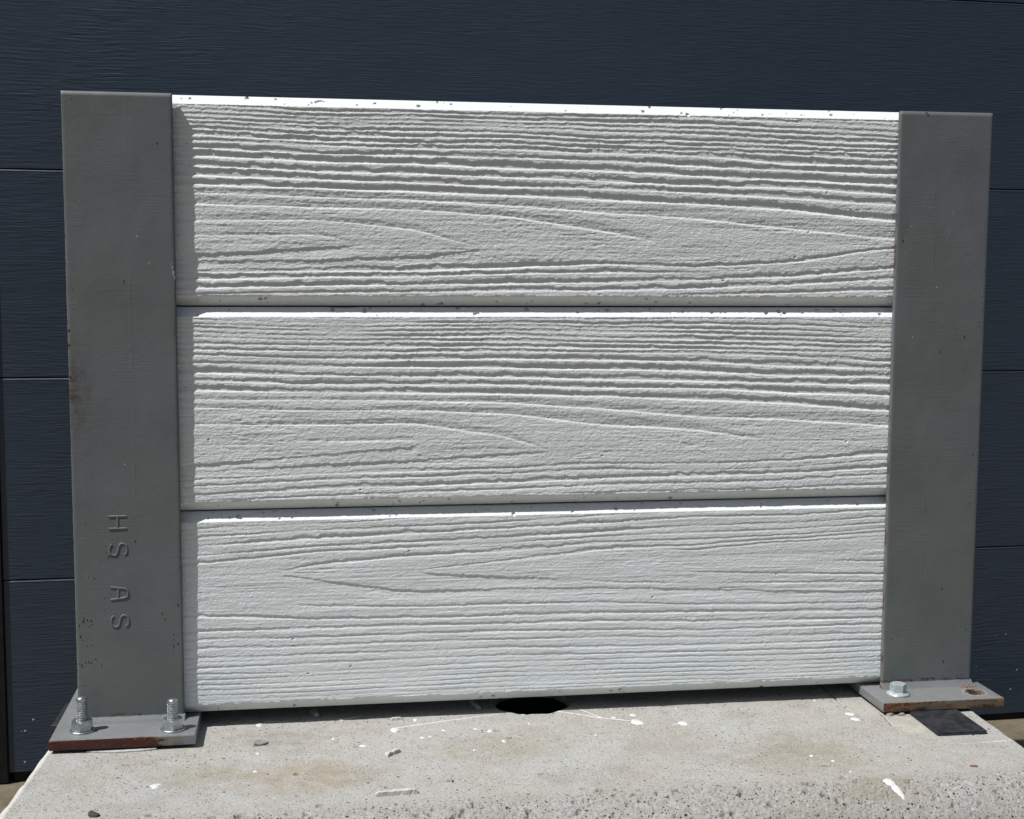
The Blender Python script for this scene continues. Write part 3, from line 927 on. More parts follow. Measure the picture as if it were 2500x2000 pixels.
for px, py, w, h in [(203, 1502, 1.1, 5), (202, 1507, 1.6, 2.5), (212, 1504, 1.0, 4), (223, 1515, 1, 2), (216, 1520, 1, 1.6), (192, 1518, .9, 4), (195, 1545, 1.3, 4), (200, 1553, .9, 1.8), (212, 1568, .9, 1.5), (223, 1567, 1, 1.4), (193, 1613, 1, 2), (199, 1618, 1.2, 3), (208, 1610, 1.2, 2.2), (215, 1609, 1, 3), (222, 1612, 1, 2), (232, 1602, .8, 2), (246, 1619, .7, 2.2), (205, 1669, 1, 1.2), (206, 1259, .9, 1.6), (229, 1400, 1, 1.8), (254, 1450, 1, 1.5), (253, 1480, .8, 1.6), (403, 1508, 1.1, 2.6), (424, 1548, 1, 1.8), (424, 1560, .9, 1.2), (424, 1577, .9, 3.4), (423, 1590, .7, 1.4), (435, 1472, 1.4, 3), (175, 243, 1, 1.4), (182, 480, .9, 1.2), (177, 692, .9, 1.6), (416, 509, 1, 1.2), (425, 618, 1.3, .9), (425, 707, .9, 1.2), (273, 897, .8, .8), (211, 1090, 1, 1.4), (190, 1017, 1, 1.4)]:
    sp_.append((*im(px, py), w, h))
nicks(postL, sp_, M_RUST)
sp_ = [(*im(px, py), w, h) for px, py, w, h in [(426, 776, 1.3, 1.3), (427, 783, 1.5, 1.2), (426, 790, 1.0, 1.0), (427, 797, 1.6, .9), (425, 803, 1.0, 1.0)]]
nicks(postL, sp_, M_DARK, 'ink_marks')
sp_ = []
for px, py, w, h in [(2285, 470, .8, 1.2), (2284, 478, .9, 1.4), (2281, 575, .8, 1), (2281, 540, .7, 1), (2374, 512, .9, .9), (2410, 360, .9, 1), (2405, 645, .9, 1.6), (2404, 652, 1, 1), (2396, 713, 1.2, 1.0), (2390, 775, 1, 2), (2390, 785, .9, 1.4), (2362, 607, 1.2, .8), (2366, 611, .8, .8), (2376, 1100, 1.2, 1.2), (2366, 1155, .8, .9), (2365, 1222, 1, 1), (2259, 1232, .9, .9), (2175, 1556, 1, 2.2), (2226, 1453, .9, 1), (2173, 1650, 1.3, 1.2), (2163, 1590, .9, 1), (2240, 1657, 1.6, 1), (2300, 1655, 1.4, 1), (2336, 1656, 1.5, 1.2), (2346, 1654, 1.2, 1.6), (2250, 1660, 5, .9), (2275, 1659, 7, .8), (2262, 1661, 5, .8), (2223, 1663, 4, .8)]:
    sp_.append((*im(px, py, False), w, h))
nicks(postR, sp_, M_RUST)

# pale scuffs and knocked edges
M_SCUFF = mat_simple('scuffed paint', (.24, .25, .25), (.30, .31, .31), 300, .7)
nicks(postL, [(*im(px, py), w, h) for px, py, w, h in [(421, 640, 1.6, 5), (424, 652, 2.2, 7), (427, 664, 1.2, 6), (418, 632, 1.0, 3), (198, 1300, .8, 2), (213, 1395, .5, 5), (250, 1378, .5, 6)]], M_SCUFF, 'scuffs')
nicks(postL, [(*im(px, py), w, h) for px, py, w, h in [(167.5, 791, 2.0, 3.6), (168.5, 826, 1.6, 3.0), (171, 903, 1.5, 2.6), (164, 770, .9, 2)]], M_RUST)
nicks(postR, [(2 * 0 + im(2262, 274, False)[0], im(2262, 274, False)[1] - .8, 3.4, 1.6), (*im(2200, 1560, False), .7, 3.4), (*im(2328, 512, False), .6, 9), (*im(2318, 560, False), .5, 8)], M_SCUFF, 'scuffs')
nicks(postR, [(im(2266, 278, False)[0], im(2266, 278, False)[1] - 1.6, 2.4, 1.8), (*im(2296, 846, False), 1.6, 3.4)], M_DARK, 'ink_marks')

# raised letters on the left post, running downwards
def letter(strokes, cz, cx=-58.9, wid=13.5, hei=16.5, r=1.15):
    """strokes in letter space (u right 0..1, v up 0..1); the letters lie on their side: up points right, reading goes down"""
    bm = bmesh.new()
    for pts in strokes:
        P = []
        for (u, v) in pts:
            P.append(Vector((cx + (v - .5) * hei, 0, cz - (u - .5) * wid)))
        prev = None
        n = 8
        for i, c in enumerate(P):
            d = (P[min(i + 1, len(P) - 1)] - P[max(i - 1, 0)]).normalized()
            side = Vector((d.z, 0, -d.x))
            ring = []
            for k in range(n + 1):
                a = math.pi * k / n
                ring.append(bm.verts.new(c + side * (r * math.cos(a)) + Vector((0, -.85 * math.sin(a) + .12, 0))))
            if prev:
                for k in range(n):
                    bm.faces.new((prev[k], prev[k + 1], ring[k + 1], ring[k]))
            else:
                bm.faces.new(ring)
            prev = ring
        bm.faces.new(prev[::-1])
    return part('letter', bm_mesh(bm, True, 50), M_POST, postL)
def arcpts(cx, cy, rx, ry, a0, a1, n=10):
    return [(cx + rx * math.cos(math.radians(a0 + (a1 - a0) * k / n)), cy + ry * math.sin(math.radians(a0 + (a1 - a0) * k / n))) for k in range(n + 1)]
Spts = arcpts(.5, .75, .42, .25, 20, 180, 12)[:-1] + arcpts(.46, .72, .38, .20, 180, 250, 5) + arcpts(.54, .28, .38, .20, 70, 0, 5) + arcpts(.5, .25, .42, .25, 0, -160, 12)[1:]
Hs = [[(.06, 0), (.06, 1)], [(.94, 0), (.94, 1)], [(.06, .5), (.94, .5)]]
As = [[(.04, 0), (.16, .80), (.26, .96), (.4, 1.0), (.6, 1.0), (.74, .96), (.84, .80), (.96, 0)], [(.11, .45), (.89, .45)]]
def dense(st):
    out_ = []
    for s_ in st:
        q = [s_[0]]
        for a, b in zip(s_, s_[1:]):
            m_ = max(1, int(max(abs(a[0] - b[0]), abs(a[1] - b[1])) / .12))
            q += [(a[0] + (b[0] - a[0]) * k / m_, a[1] + (b[1] - a[1]) * k / m_) for k in range(1, m_ + 1)]
        out_.append(q)
    return out_
LH = letter(dense(Hs), 192.1); LH['label'] = 'raised letter H lying on its side'
L1 = letter([Spts], 165.7); L1['label'] = 'raised letter S, the upper one, with a rusty end'
LA = letter(dense(As), 122.8); LA['label'] = 'raised letter A lying on its side'
L2 = letter([Spts], 95.4); L2['label'] = 'raised letter S, the lower one'
nicks(postL, [(-67.0, 159.4, 3.2, 1.0), (-68.5, 157.6, 1.2, 1.6), (-65.4, 158.6, 2.0, .9), (-70.4, 163, 1, 1)], M_RUST, 'rust_spots')

# ================================================================ the three woodgrain concrete sleepers
GROOVES = [[('n',[(48.3,588.9,587.5),(136.6,587.4,584.7),(226.8,587.5,585.5),(318.9,586.9,584.5),(413.1,587.3,585.1),(509.2,588.4,586.6),(607.6,587.5,584.7),(699.3,584.5,582.4)]),
('n',[(534.6,589.2,588.7),(607.5,589.6,588.1),(699.2,589.5,587.0)]),
('n',[(48.3,585.0,583.1),(136.6,582.6,580.2),(226.8,583.6,581.3),(319.0,582.5,580.1),(413.1,583.1,580.3),(509.3,584.2,580.5),(607.7,580.8,578.6),(699.5,579.0,576.7)]),
('n',[(48.2,580.8,578.9),(136.5,578.5,576.2),(226.8,579.6,577.3),(319.0,578.3,576.2),(413.2,578.5,575.7),(509.4,577.7,575.7),(607.9,575.9,573.2),(699.7,573.4,571.3)]),
('n',[(48.1,576.6,574.6),(136.5,575.0,572.3),(226.8,575.4,573.4),(319.0,574.5,573.0),(413.2,573.1,571.3),(509.5,572.9,570.5),(608.0,570.3,567.5),(699.8,569.7,565.9)]),
('n',[(48.0,572.5,570.2),(136.5,571.2,568.0),(226.8,571.1,568.3),(319.0,569.7,567.8),(413.3,567.1,564.4),(509.6,567.2,564.4),(608.1,565.4,562.3),(700.1,562.8,560.3)]),
('n',[(48.0,568.2,565.6),(136.4,566.0,563.0),(226.8,566.0,562.5),(319.0,565.2,563.1),(413.4,562.5,559.9),(509.7,561.9,559.3),(608.3,559.9,557.2),(700.2,558.8,556.4)]),
('n',[(47.9,563.5,559.9),(136.4,561.4,557.2),(226.7,559.9,556.6),(319.1,560.5,558.1),(413.4,558.1,554.8),(509.8,556.8,554.4),(608.4,555.9,552.5),(700.4,554.1,550.4)]),
('n',[(47.8,557.5,554.7),(136.3,555.8,552.9),(226.7,554.9,551.8),(319.1,555.1,552.1),(413.5,553.6,550.5),(509.9,552.6,549.3),(608.6,550.0,543.2),(700.6,547.3,543.2)]),
('n',[(47.7,552.3,547.7),(136.2,548.2,545.3),(226.7,549.2,544.8),(319.1,547.1,544.0),(413.6,546.0,543.0),(510.1,544.6,539.1),(608.8,540.8,536.4),(700.9,539.8,534.8)]),
('n',[(47.6,545.8,540.4),(136.2,543.3,537.7),(226.7,542.2,536.8),(319.2,540.8,534.2),(413.6,538.2,533.1),(510.3,534.3,529.4),(609.0,532.7,526.9),(701.2,530.4,524.4)]),
('n',[(47.5,536.1,530.9),(136.1,532.4,528.3),(226.7,532.1,527.4),(319.2,530.0,525.6),(413.8,527.3,523.0),(510.5,525.1,519.9),(609.3,524.7,519.1),(701.5,520.4,514.8)]),
('n',[(47.3,529.2,522.2),(136.0,525.4,520.7),(226.6,523.2,518.7),(319.2,521.6,516.5),(413.9,518.8,515.4),(510.6,517.1,513.1),(609.5,514.2,508.6),(701.9,509.2,504.1)]),
('n',[(47.2,519.3,514.1),(135.9,516.9,512.4),(226.6,515.9,510.2),(319.3,513.8,508.4),(414.0,510.9,504.8),(510.8,506.7,501.8),(609.8,503.0,496.8),(702.4,494.7,488.4)]),
('u',[(47.0,510.0,506.0),(135.9,509.5,503.6),(226.6,506.6,502.1),(319.3,503.6,498.2),(414.1,498.8,492.1),(511.0,496.2,487.0),(610.2,488.1,477.5),(702.9,480.3,470.2)]),
('u',[(46.9,500.7,495.5),(135.8,498.3,493.9),(226.6,497.7,492.9),(319.4,492.2,487.4),(414.3,479.9,473.8),(469.1,467.5,463.9)]),
('u',[(46.6,485.0,480.6),(135.6,485.4,482.1),(226.5,478.0,473.8),(296.3,457.0,455.6)]),
('u',[(73.3,470.0,467.1),(135.5,471.2,467.6),(175.2,459.9,459.0)]),
('d',[(46.0,449.5,446.7),(135.4,455.8,453.2),(175.2,458.5,457.5)]),
('d',[(45.9,442.0,439.3),(135.3,443.9,441.0),(226.5,448.1,445.1),(296.3,455.1,454.1)]),
('n',[(45.8,434.6,431.6),(135.2,436.2,433.2),(226.4,438.7,433.7),(319.6,442.4,437.2),(414.8,444.2,441.0),(512.1,441.3,438.2),(611.4,446.2,443.4),(703.6,459.8,457.3)]),
('n',[(45.7,429.3,425.1),(135.1,430.3,427.3),(226.4,431.3,427.7),(319.7,433.9,431.1),(414.9,436.5,432.8),(512.2,433.9,432.4),(538.0,434.6,434.0)]),
('n',[(45.6,421.0,416.9),(135.1,423.1,418.9),(226.4,422.9,419.5),(319.7,426.2,421.4),(415.0,426.3,422.3),(512.3,428.3,425.4),(611.7,433.7,429.3),(704.3,440.1,436.7)]),
('n',[(45.4,412.2,410.6),(135.0,414.2,411.8),(226.4,415.0,412.6),(319.7,418.3,414.4),(415.1,418.0,414.9),(512.5,421.4,417.1),(612.0,424.3,421.1),(704.6,429.4,426.5)]),
('n',[(461.5,410.1,409.6),(512.6,412.5,410.2),(612.2,415.5,412.7),(705.0,418.9,415.7)])],[('n',[(45.1,389.9,389.1),(134.7,388.2,387.3),(226.3,387.5,386.6),(319.9,388.4,387.2),(415.5,387.2,385.7),(513.1,388.1,386.9),(613.0,386.7,385.8),(697.3,382.7,381.9)]),
('n',[(45.0,386.1,385.2),(134.7,383.1,382.2),(226.3,384.2,382.6),(319.9,385.0,382.5),(415.5,383.2,380.4),(513.2,384.0,381.5),(613.1,381.4,379.5),(697.4,378.4,377.1)]),
('n',[(44.9,382.0,380.8),(134.6,379.2,378.3),(226.3,380.2,378.8),(319.9,381.3,378.9),(415.6,378.7,376.6),(513.3,379.0,376.1),(613.3,376.0,374.4),(697.6,373.0,372.0)]),
('n',[(44.9,378.8,376.9),(134.6,375.5,374.4),(226.3,375.7,373.9),(319.9,377.2,374.3),(415.6,374.8,372.9),(513.4,374.0,371.5),(613.4,371.3,368.7),(697.8,367.9,366.9)]),
('n',[(44.8,374.0,372.5),(134.6,371.1,369.9),(226.3,371.5,369.1),(319.9,372.5,369.8),(415.7,368.8,367.1),(513.5,369.0,365.2),(613.6,365.6,363.3),(698.0,362.8,360.8)]),
('n',[(44.7,369.5,368.1),(134.5,366.6,365.4),(226.3,367.2,365.2),(320.0,367.0,363.9),(415.7,364.6,362.6),(513.6,363.6,360.6),(613.7,360.5,357.9),(698.1,358.3,356.6)]),
('n',[(44.6,364.1,362.1),(134.5,362.1,360.3),(226.3,362.4,359.1),(320.0,361.5,358.8),(415.8,360.5,357.4),(513.7,358.6,355.8),(613.9,354.8,352.9),(698.3,353.5,351.9)]),
('n',[(44.6,358.8,356.4),(134.4,356.1,354.8),(226.2,356.7,353.9),(320.0,356.8,354.3),(415.8,354.9,352.4),(513.8,353.9,351.4),(614.0,350.3,347.8),(698.5,345.8,342.9)]),
('n',[(44.5,353.4,351.0),(134.4,350.0,347.6),(226.2,350.6,346.6),(320.0,350.4,346.7),(415.9,350.0,345.2),(513.9,347.0,343.0),(614.2,342.7,337.6),(698.7,339.0,335.8)]),
('n',[(44.4,345.9,343.3),(134.3,342.8,340.4),(226.2,344.5,339.2),(320.1,343.0,337.8),(416.0,341.9,336.0),(514.1,338.2,333.4),(614.4,333.8,328.0),(699.0,331.3,326.8)]),
('n',[(44.2,338.8,333.7),(134.2,334.4,331.9),(226.2,333.8,329.8),(320.1,333.1,328.8),(416.1,330.6,325.7),(514.3,328.1,323.3),(614.7,324.8,320.0),(699.3,322.9,318.0)]),
('n',[(44.1,329.0,326.0),(134.1,327.1,323.2),(226.2,325.8,322.1),(320.2,323.9,320.8),(416.2,321.9,316.9),(514.5,319.3,316.1),(614.9,317.2,310.2),(699.7,311.6,307.5)]),
('n',[(44.0,321.8,317.2),(134.1,318.4,315.0),(226.1,318.1,313.6),(320.2,316.8,311.5),(416.3,312.5,308.8),(514.7,309.1,304.3),(615.2,305.0,299.3),(700.2,297.1,292.0)]),
('u',[(43.8,312.2,308.6),(134.0,309.5,307.4),(226.1,309.5,305.6),(320.2,307.8,302.8),(416.5,301.3,296.2),(515.0,293.3,287.0),(615.6,289.7,282.6),(700.6,284.2,276.4)]),
('u',[(43.7,303.2,300.2),(133.9,299.8,296.8),(226.1,300.1,296.4),(320.3,296.0,291.7),(416.6,287.5,279.9),(515.2,278.7,273.6),(585.4,265.0,262.4)]),
('u',[(43.4,288.2,284.6),(133.8,286.5,282.8),(226.1,287.8,283.5),(320.4,273.7,268.7),(363.0,255.6,254.1)]),
('u',[(86.1,268.3,266.5),(133.6,270.0,267.0),(226.0,270.0,266.9),(230.9,264.7,263.7)]),
('d',[(42.7,247.7,245.3),(133.5,254.2,252.3),(226.0,260.7,257.9),(232.5,263.0,262.2)]),
('d',[(42.6,240.8,238.6),(133.4,244.4,241.9),(226.0,247.1,244.3),(320.5,252.7,249.7),(363.1,253.6,252.5)]),
('n',[(42.5,233.2,231.4),(133.3,236.4,234.6),(225.9,238.9,235.6),(320.6,239.3,236.8),(417.2,242.1,240.2),(516.0,239.8,237.6),(616.9,242.0,240.1),(701.8,248.4,243.9)]),
('n',[(42.4,226.8,225.3),(133.2,230.7,228.4),(225.9,232.7,229.8),(320.6,233.3,231.2),(417.3,237.0,234.3),(516.1,232.5,231.5),(617.1,234.2,233.3),(702.1,238.9,238.0)]),
('n',[(42.3,218.6,217.0),(133.2,222.9,219.9),(225.9,225.2,221.1),(320.6,225.8,222.4),(417.4,228.8,225.0),(516.2,229.2,225.7),(617.2,230.0,227.1),(702.3,233.4,229.8)]),
('n',[(42.2,211.3,210.1),(133.1,214.3,212.5),(225.9,216.8,214.5),(320.7,217.7,215.5),(417.5,220.6,218.0),(516.4,220.0,218.0),(617.5,221.7,219.4),(702.6,224.6,222.7)]),
('n',[(362.6,211.3,210.8),(417.6,211.7,210.2),(516.5,212.0,209.7),(617.7,212.9,210.9),(702.9,214.5,212.5)])],[('n',[(41.7,184.3,182.8),(132.8,186.1,184.9),(225.8,188.9,187.9),(271.0,190.0,189.8)]),
('n',[(41.6,176.1,174.2),(132.8,180.0,178.3),(225.8,181.4,179.3),(320.8,183.6,182.1),(417.8,187.9,186.4),(473.6,189.0,188.6)]),
('n',[(41.4,168.1,166.3),(132.7,173.8,170.1),(225.8,175.8,172.7),(320.9,177.5,175.4),(417.9,181.9,178.7),(517.1,184.4,182.8),(618.5,184.1,181.8),(699.3,186.5,185.2)]),
('n',[(41.3,158.5,157.1),(132.6,163.9,162.0),(225.8,166.4,163.9),(320.9,168.2,166.1),(418.0,173.4,169.8),(517.3,175.1,173.5),(618.7,175.5,174.0),(699.6,178.9,177.3)]),
('n',[(41.2,152.4,149.7),(132.6,158.9,157.0),(225.8,160.5,158.0),(320.9,162.1,160.6),(418.1,166.6,164.7),(517.4,168.0,166.3),(618.9,168.7,167.4),(699.8,172.0,170.7)]),
('n',[(89.6,137.8,137.2),(132.4,146.5,144.0),(225.7,153.0,150.1),(321.0,156.0,152.6),(418.2,160.2,158.3),(517.5,160.9,159.3),(619.0,162.9,161.6),(700.0,166.1,164.8)]),
('n',[(229.8,136.1,135.3),(321.0,144.8,142.8),(418.2,154.7,151.2),(517.6,155.0,153.4),(619.2,158.9,157.6),(700.1,162.2,160.8)]),
('n',[(474.2,151.0,150.6),(517.7,150.3,148.6),(619.2,155.7,154.4),(700.3,157.5,156.5)]),
('d',[(89.6,136.3,135.7),(132.3,128.5,126.7),(225.6,114.5,112.0),(321.1,114.4,112.3),(418.7,112.7,110.5),(518.6,107.3,105.3),(620.7,102.4,100.4),(702.2,100.1,98.1)]),
('d',[(229.8,134.3,133.6),(246.2,131.8,129.3),(321.1,126.3,124.0),(376.0,122.3,121.7)]),
('n',[(388.7,123.5,123.0),(418.7,119.1,117.4),(518.4,114.1,112.6),(620.4,112.6,110.7),(701.8,110.5,108.8)]),
('n',[(483.3,127.4,127.0),(518.2,126.1,124.5),(620.2,121.8,120.2),(701.5,119.4,117.3)]),
('n',[(642.3,134.1,133.5),(701.1,133.1,131.1)]),
('n',[(94.0,105.4,105.0),(132.0,103.5,101.6),(225.6,99.8,97.9),(321.2,99.8,97.8),(418.9,97.8,95.9),(518.9,92.2,90.2),(621.0,89.9,87.9),(702.6,87.9,85.9)]),
('n',[(40.3,96.6,94.2),(131.9,91.2,88.7),(225.6,89.0,86.5),(321.3,88.9,86.3),(419.0,87.5,84.9),(519.0,85.1,82.5),(621.2,82.6,80.0),(702.8,80.2,77.6)]),
('n',[(40.0,82.4,80.1),(131.8,81.6,79.3),(225.6,81.4,79.1),(321.3,79.9,77.6),(419.1,79.1,76.7),(519.2,74.7,72.3),(621.5,73.3,70.9),(703.1,71.7,69.3)]),
('n',[(39.9,73.7,71.6),(131.7,72.2,70.0),(225.5,72.5,70.4),(321.3,72.2,70.1),(419.3,69.6,67.4),(519.4,65.3,63.1),(621.7,65.6,63.4),(703.4,64.7,62.5)]),
('n',[(39.8,64.6,62.7),(131.6,63.1,61.2),(225.5,64.3,62.4),(321.4,63.2,61.3),(419.4,61.8,59.9),(519.5,57.5,55.5),(621.9,55.9,54.0),(703.7,55.4,53.3)]),
('n',[(39.6,55.4,53.5),(131.6,54.6,52.7),(225.5,54.5,52.6),(321.4,54.9,53.0),(419.5,51.7,49.7),(519.7,49.6,47.6),(622.1,48.4,46.4),(703.9,48.0,46.0)]),
('n',[(39.4,45.0,43.4),(131.5,45.7,44.1),(225.5,46.3,44.7),(321.5,46.5,44.8),(419.6,44.3,42.6),(519.8,42.3,40.6),(622.3,41.0,39.3),(704.2,40.6,38.8)]),
('n',[(39.3,38.2,36.9),(131.4,36.3,35.0),(225.5,38.2,36.9),(321.5,39.4,38.1),(419.6,38.1,36.8),(519.9,37.3,36.0),(622.5,34.9,33.6),(704.4,34.7,33.3)]),
('n',[(39.2,32.5,31.4),(131.4,32.5,31.3),(225.4,33.3,32.2),(321.5,33.6,32.5),(419.7,32.3,31.1),(520.1,30.9,29.7),(622.7,28.1,26.9),(704.6,28.9,27.7)]),
('n',[(39.1,27.2,26.0),(131.3,26.2,25.0),(225.4,27.3,26.1),(321.5,28.5,27.3),(419.8,26.4,25.2),(520.2,25.6,24.4),(622.8,23.4,22.2),(704.7,24.2,23.0)]),
('n',[(39.1,21.9,20.9),(131.3,21.1,20.1),(225.4,22.2,21.2),(321.6,23.9,22.9),(419.8,21.8,20.8),(520.3,21.0,19.9),(622.9,19.2,18.1),(704.9,19.5,18.4)]),
('n',[(39.0,16.6,15.6),(131.2,16.0,15.0),(225.4,17.7,16.7),(321.6,18.5,17.5),(419.9,17.2,16.2),(520.3,16.7,15.7),(623.1,14.8,13.7),(705.0,15.4,14.3)]),
('n',[(38.9,11.9,11.0),(131.2,11.6,10.7),(225.4,12.6,11.7),(321.6,13.6,12.7),(419.9,12.7,11.7),(520.4,12.4,11.4),(623.2,10.7,9.8),(705.2,10.7,9.8)]),
('n',[(38.8,8.5,7.7),(131.1,8.0,7.3),(225.4,9.0,8.2),(321.6,9.7,8.9),(420.0,9.4,8.6),(520.5,9.3,8.5),(623.2,8.1,7.3),(705.2,8.0,7.2)])]]

def relief(s, xs, zs):
    """recess depth in mm (0 = the proud face) of the cast woodgrain of sleeper s at xs, zs (ascending)"""
    nx, nz = len(xs), len(zs)
    warp = .36 * vnoise(xs, zs, 42, 22, 100 + s) + .14 * vnoise(xs, zs, 15, 9, 110 + s)
    ZZ = zs[:, None] + warp
    D = np.zeros((nz, nx))
    V = np.zeros((nz, nx))
    NB = np.zeros((nz, nx))
    xu = np.arange(-45, 770, 1.5)
    ker = np.hanning(27); ker /= ker.sum()
    for gi, (kind, pts) in enumerate(GROOVES[s]):
        px = np.array([p_[0] for p_ in pts]); pl = np.array([p_[1] for p_ in pts]); pu = np.array([p_[2] for p_ in pts])
        lo_open, hi_open = px[0] < 80, px[-1] > 680
        if lo_open and len(px) > 1:
            k = np.clip((pl[1] - pl[0]) / (px[1] - px[0]), -.06, .06)
            px = np.r_[-45, px]; d_ = (-45 - px[1]) * k; pl = np.r_[pl[0] + d_, pl]; pu = np.r_[pu[0] + d_, pu]
        if hi_open:
            k = np.clip((pl[-1] - pl[-2]) / (px[-1] - px[-2]), -.06, .06)
            d_ = (770 - px[-1]) * k; px = np.r_[px, 770]; pl = np.r_[pl, pl[-1] + d_]; pu = np.r_[pu, pu[-1] + d_]
        def curve(v):
            c = np.interp(xu, px, v)
            cp = np.pad(c, 13, mode='edge')
            c2 = np.convolve(cp, ker, 'valid')
            # keep open ends straight, keep tips where they are
            w_ = np.ones_like(xu)
            if not lo_open: w_ *= sstep((xu - px[0]) / 30)
            if not hi_open: w_ *= sstep((px[-1] - xu) / 30)
            c2 = c + (c2 - c) * w_
            return np.interp(xs, xu, c2)
        L, U = curve(pl), curve(pu)
        act = np.ones_like(xs)
        if not lo_open: act *= sstep((xs - px[0] + 4) / 16)
        if not hi_open: act *= sstep((px[-1] + 4 - xs) / 16)
        wd = np.maximum(L - U, .25)
        amp = np.clip(.42 * wd, .2, 1.5)
        rag = amp * (.50 * n1(xs, 21, gi * 7 + s * 991 + 1) + .55 * n1(xs, 8, gi * 7 + s * 991 + 2) + .42 * n1(xs, 3.6, gi * 7 + s * 991 + 3) + .22 * n1(xs, 1.5, gi * 7 + s * 991 + 9))
        rag2 = rag + amp * (.9 + .8 * n1(xs, 6, gi * 7 + s * 991 + 4) + .5 * n1(xs, 2.4, gi * 7 + s * 991 + 5))
        um = .10 * n1(xs, 6, gi * 7 + s * 991 + 6)
        mod = 1 + .22 * n1(xs, 70, gi * 7 + s * 991 + 8)
        Lr, Ur = L + rag * (kind != 'u'), U + um
        if kind == 'n':
            d = np.clip(wd / 4.15 * mod, .12, 2.2)
            wl_, wu_ = .32, np.clip(.45 + .55 * d, .5, 1.7)
        elif kind == 'u':
            d = np.clip(wd / 5.5 * mod, .25, .95)
            wl_, wu_ = np.maximum(wd * 1.3, 4.0), 1.4
        else:
            d = np.clip(wd / 3.4 * mod, .2, 1.3)
            wl_, wu_ = .35, 9.0
        zlo, zhi = float((Ur - 13).min()), float((Lr + 9).max())
        r0, r1 = np.searchsorted(zs, [zlo - 1.5, zhi + 1.5])
        if r1 <= r0: continue
        z = ZZ[r0:r1]
        if kind == 'u':
            A = np.clip((Lr + wd * .4 - z) / wl_, 0, 1)
        else:
            A = sstep((Lr - z) / wl_ + .5)
        B = np.where(z >= Ur, 1.0, np.exp(-np.maximum(Ur - z, 0) / (.42 + .28 * d)))
        if kind == 'd': B = np.clip((z - (Ur - wu_)) / wu_, 0, 1)
        p_ = d * A * B * act
        if kind == 'n' :
            A2 = sstep((L + rag2 - z) / .45 + .5)
            p2 = (.10 * d) * A2 * B * act * (wd > 1.2)
            p_ = np.maximum(p_, p2)
        D[r0:r1] = np.maximum(D[r0:r1], p_)
        NB[r0:r1] = np.maximum(NB[r0:r1], (kind == 'n') * act * np.clip(1.6 - np.abs(z - (Lr + Ur) / 2) / 3.2, 0, 1))
        V[r0:r1] = np.maximum(V[r0:r1], (p_ > .7 * d) * act * (kind == 'n') * np.ones_like(p_))
    rough = .10 * vnoise(xs, zs, 5.0, 2.6, 120 + s) + .11 * vnoise(xs, zs, 2.0, 1.3, 130 + s) + .035 * rng.uniform(-1, 1, D.shape)
    # slanting tool-like tearing
    cl = sstep(vnoise(xs, zs, 55, 16, 140 + s) * 1.6)
    tear = np.abs(vnoise(xs, zs, 9, 1.7, 150 + s)) * .55 + np.abs(vnoise(xs, zs, 22, 2.4, 151 + s)) * .45
    lines = .6 * vnoise(xs, zs, 110, 1.5 if s == 2 else 1.9, 160 + s) + .7 * vnoise(xs, zs, 26, 1.3, 165 + s)
    wave = .32 * vnoise(xs, zs, 50, 11, 170 + s)
    body = rough * (1.1 if s < 2 else .75) + cl * tear * (.48 if s < 2 else .4) * (1 - .85 * NB) + (.17 if s == 2 else .15) * lines * (1 - .4 * NB) + wave * .8
    return D + body * (1 - .80 * V)

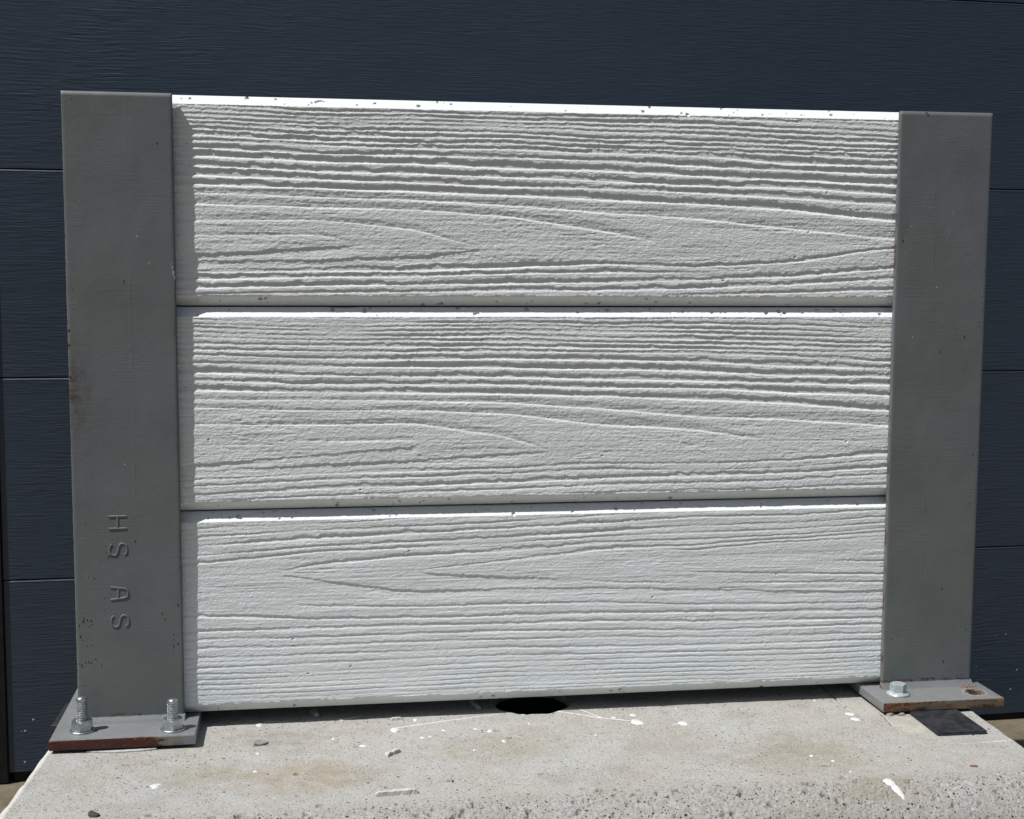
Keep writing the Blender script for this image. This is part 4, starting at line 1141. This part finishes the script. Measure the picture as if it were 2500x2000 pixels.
def sleeper(s, z0, z1, yb, tilt, label):
    xs = np.concatenate([[-38, -25, -10], np.arange(-3, 727, .73), [740, 762]])
    bh = 9.4
    zf0, zf1 = z0 + bh, z1 - bh
    zs = np.concatenate([np.linspace(z0, zf0, 15)[:-1], np.arange(zf0, zf1, .60), np.linspace(zf1, z1, 15)])
    z_ = zs[:, None]
    base = 11.5 * np.clip((zf0 - z_) / bh, 0, 1) + 11.5 * np.clip((z_ - zf1) / bh, 0, 1) + 0 * xs[None, :]
    chipb = np.maximum(0, .5 * n1(xs, 4, 30 + s) + .5 * n1(xs, 1.8, 31 + s) + .7 * n1(xs, 15, 32 + s) + .15)[None, :]
    chipt = np.maximum(0, .5 * n1(xs, 5, 40 + s) + .5 * n1(xs, 1.8, 41 + s) + .3 * n1(xs, 25, 42 + s))[None, :]
    base += chipb * np.exp(-((z_ - zf0) / .8) ** 2) * .9 + chipt * np.exp(-((z_ - zf1) / .7) ** 2) * .5
    mask = np.clip(np.minimum(zs - zf0 + .6, zf1 - zs + .6) / 1.2, 0, 1)[:, None]
    D = relief(s, xs, zs) * mask
    D += (1 - mask) * (.07 * vnoise(xs, zs, 5, 4, 50 + s) + .03 * rng.uniform(-1, 1, D.shape))
    # blow holes, mostly in the smooth bevels
    r_ = np.random.default_rng(60 + s)
    for k in range(64):
        cx = r_.uniform(5, 718); dz = r_.uniform(.8, 8.5)
        cz = z1 - dz if k % 3 else z0 + dz
        rr = r_.choice([.55, .65, .75, .95, 1.4])
        if k > 54: cz = r_.uniform(zf0, zf1); rr = .7
        ix = np.where(np.abs(xs - cx) < 6)[0]; iz = np.where(np.abs(zs - cz) < 4)[0]
        sl = np.ix_(iz, ix)
        dd = np.hypot((xs[ix][None, :] - cx) / 1.3, zs[iz][:, None] - cz) / rr + .2 * r_.uniform(-1, 1, (len(iz), len(ix)))
        D[sl] += rr * 2.4 * sstep((1.25 - dd) / .45)
    if s == 0:
        for cx, cz, a, b in ((136, 594.5, 3.6, 1.3), (540, 597.5, 2.6, 1.2), (190, 594, 1.6, .9)):
            dd = np.hypot((xs[None, :] - cx) / a, (zs[:, None] - cz + .25 * (cx - xs[None, :])) / b)
            D += 2.2 * sstep((1.3 - dd) / .5)
    if s == 1:
        dd = np.hypot((xs[None, :] - 158) / 16, (zs[:, None] - 398.6) / 1.3)
        D += 5 * sstep((1.2 - dd) / .5)
    Y = base + D
    X = np.repeat(xs[None, :], len(zs), 0)
    Z = np.repeat(zs[:, None], len(xs), 1)
    TH = 80.0
    def row(z, y): return np.full((1, len(xs)), y), np.full((1, len(xs)), z)
    yb0, zb0 = row(z0, TH); yt0, zt0 = row(z1, TH)
    Y = np.concatenate([yb0, Y[:1], Y, Y[-1:], yt0, yb0], 0)
    Z = np.concatenate([zb0, Z[:1], Z, Z[-1:], zt0, zb0], 0)
    X = np.concatenate([X[:1], X[:1], X, X[:1], X[:1], X[:1]], 0)
    Y[:, 0] = TH; X[:, 0] = X[:, 1]
    Y[:, -1] = TH; X[:, -1] = X[:, -2]
    me = grid_mesh(X, Y, Z)
    me.transform(Matrix.Translation(Vector((-362, 0, -z0)) * S))
    o = link('concrete_sleeper', me, M_WHITE, None, (362, yb, z0), (tilt, 0, 0))
    return tag(o, label, 'concrete sleeper', 'white woodgrain sleepers stacked between the posts')

sleeper(0, 399.3, 598.4, 8.1, .0030, 'topmost white woodgrain sleeper with the boldest ridges')
sleeper(1, 199.7, 397.9, 5.9, -.0045, 'middle white woodgrain sleeper between two joints')
sleeper(2, -3.0, 198.3, 5.6, -.0065, 'bottom white woodgrain sleeper with shallow close grain, just above the block')
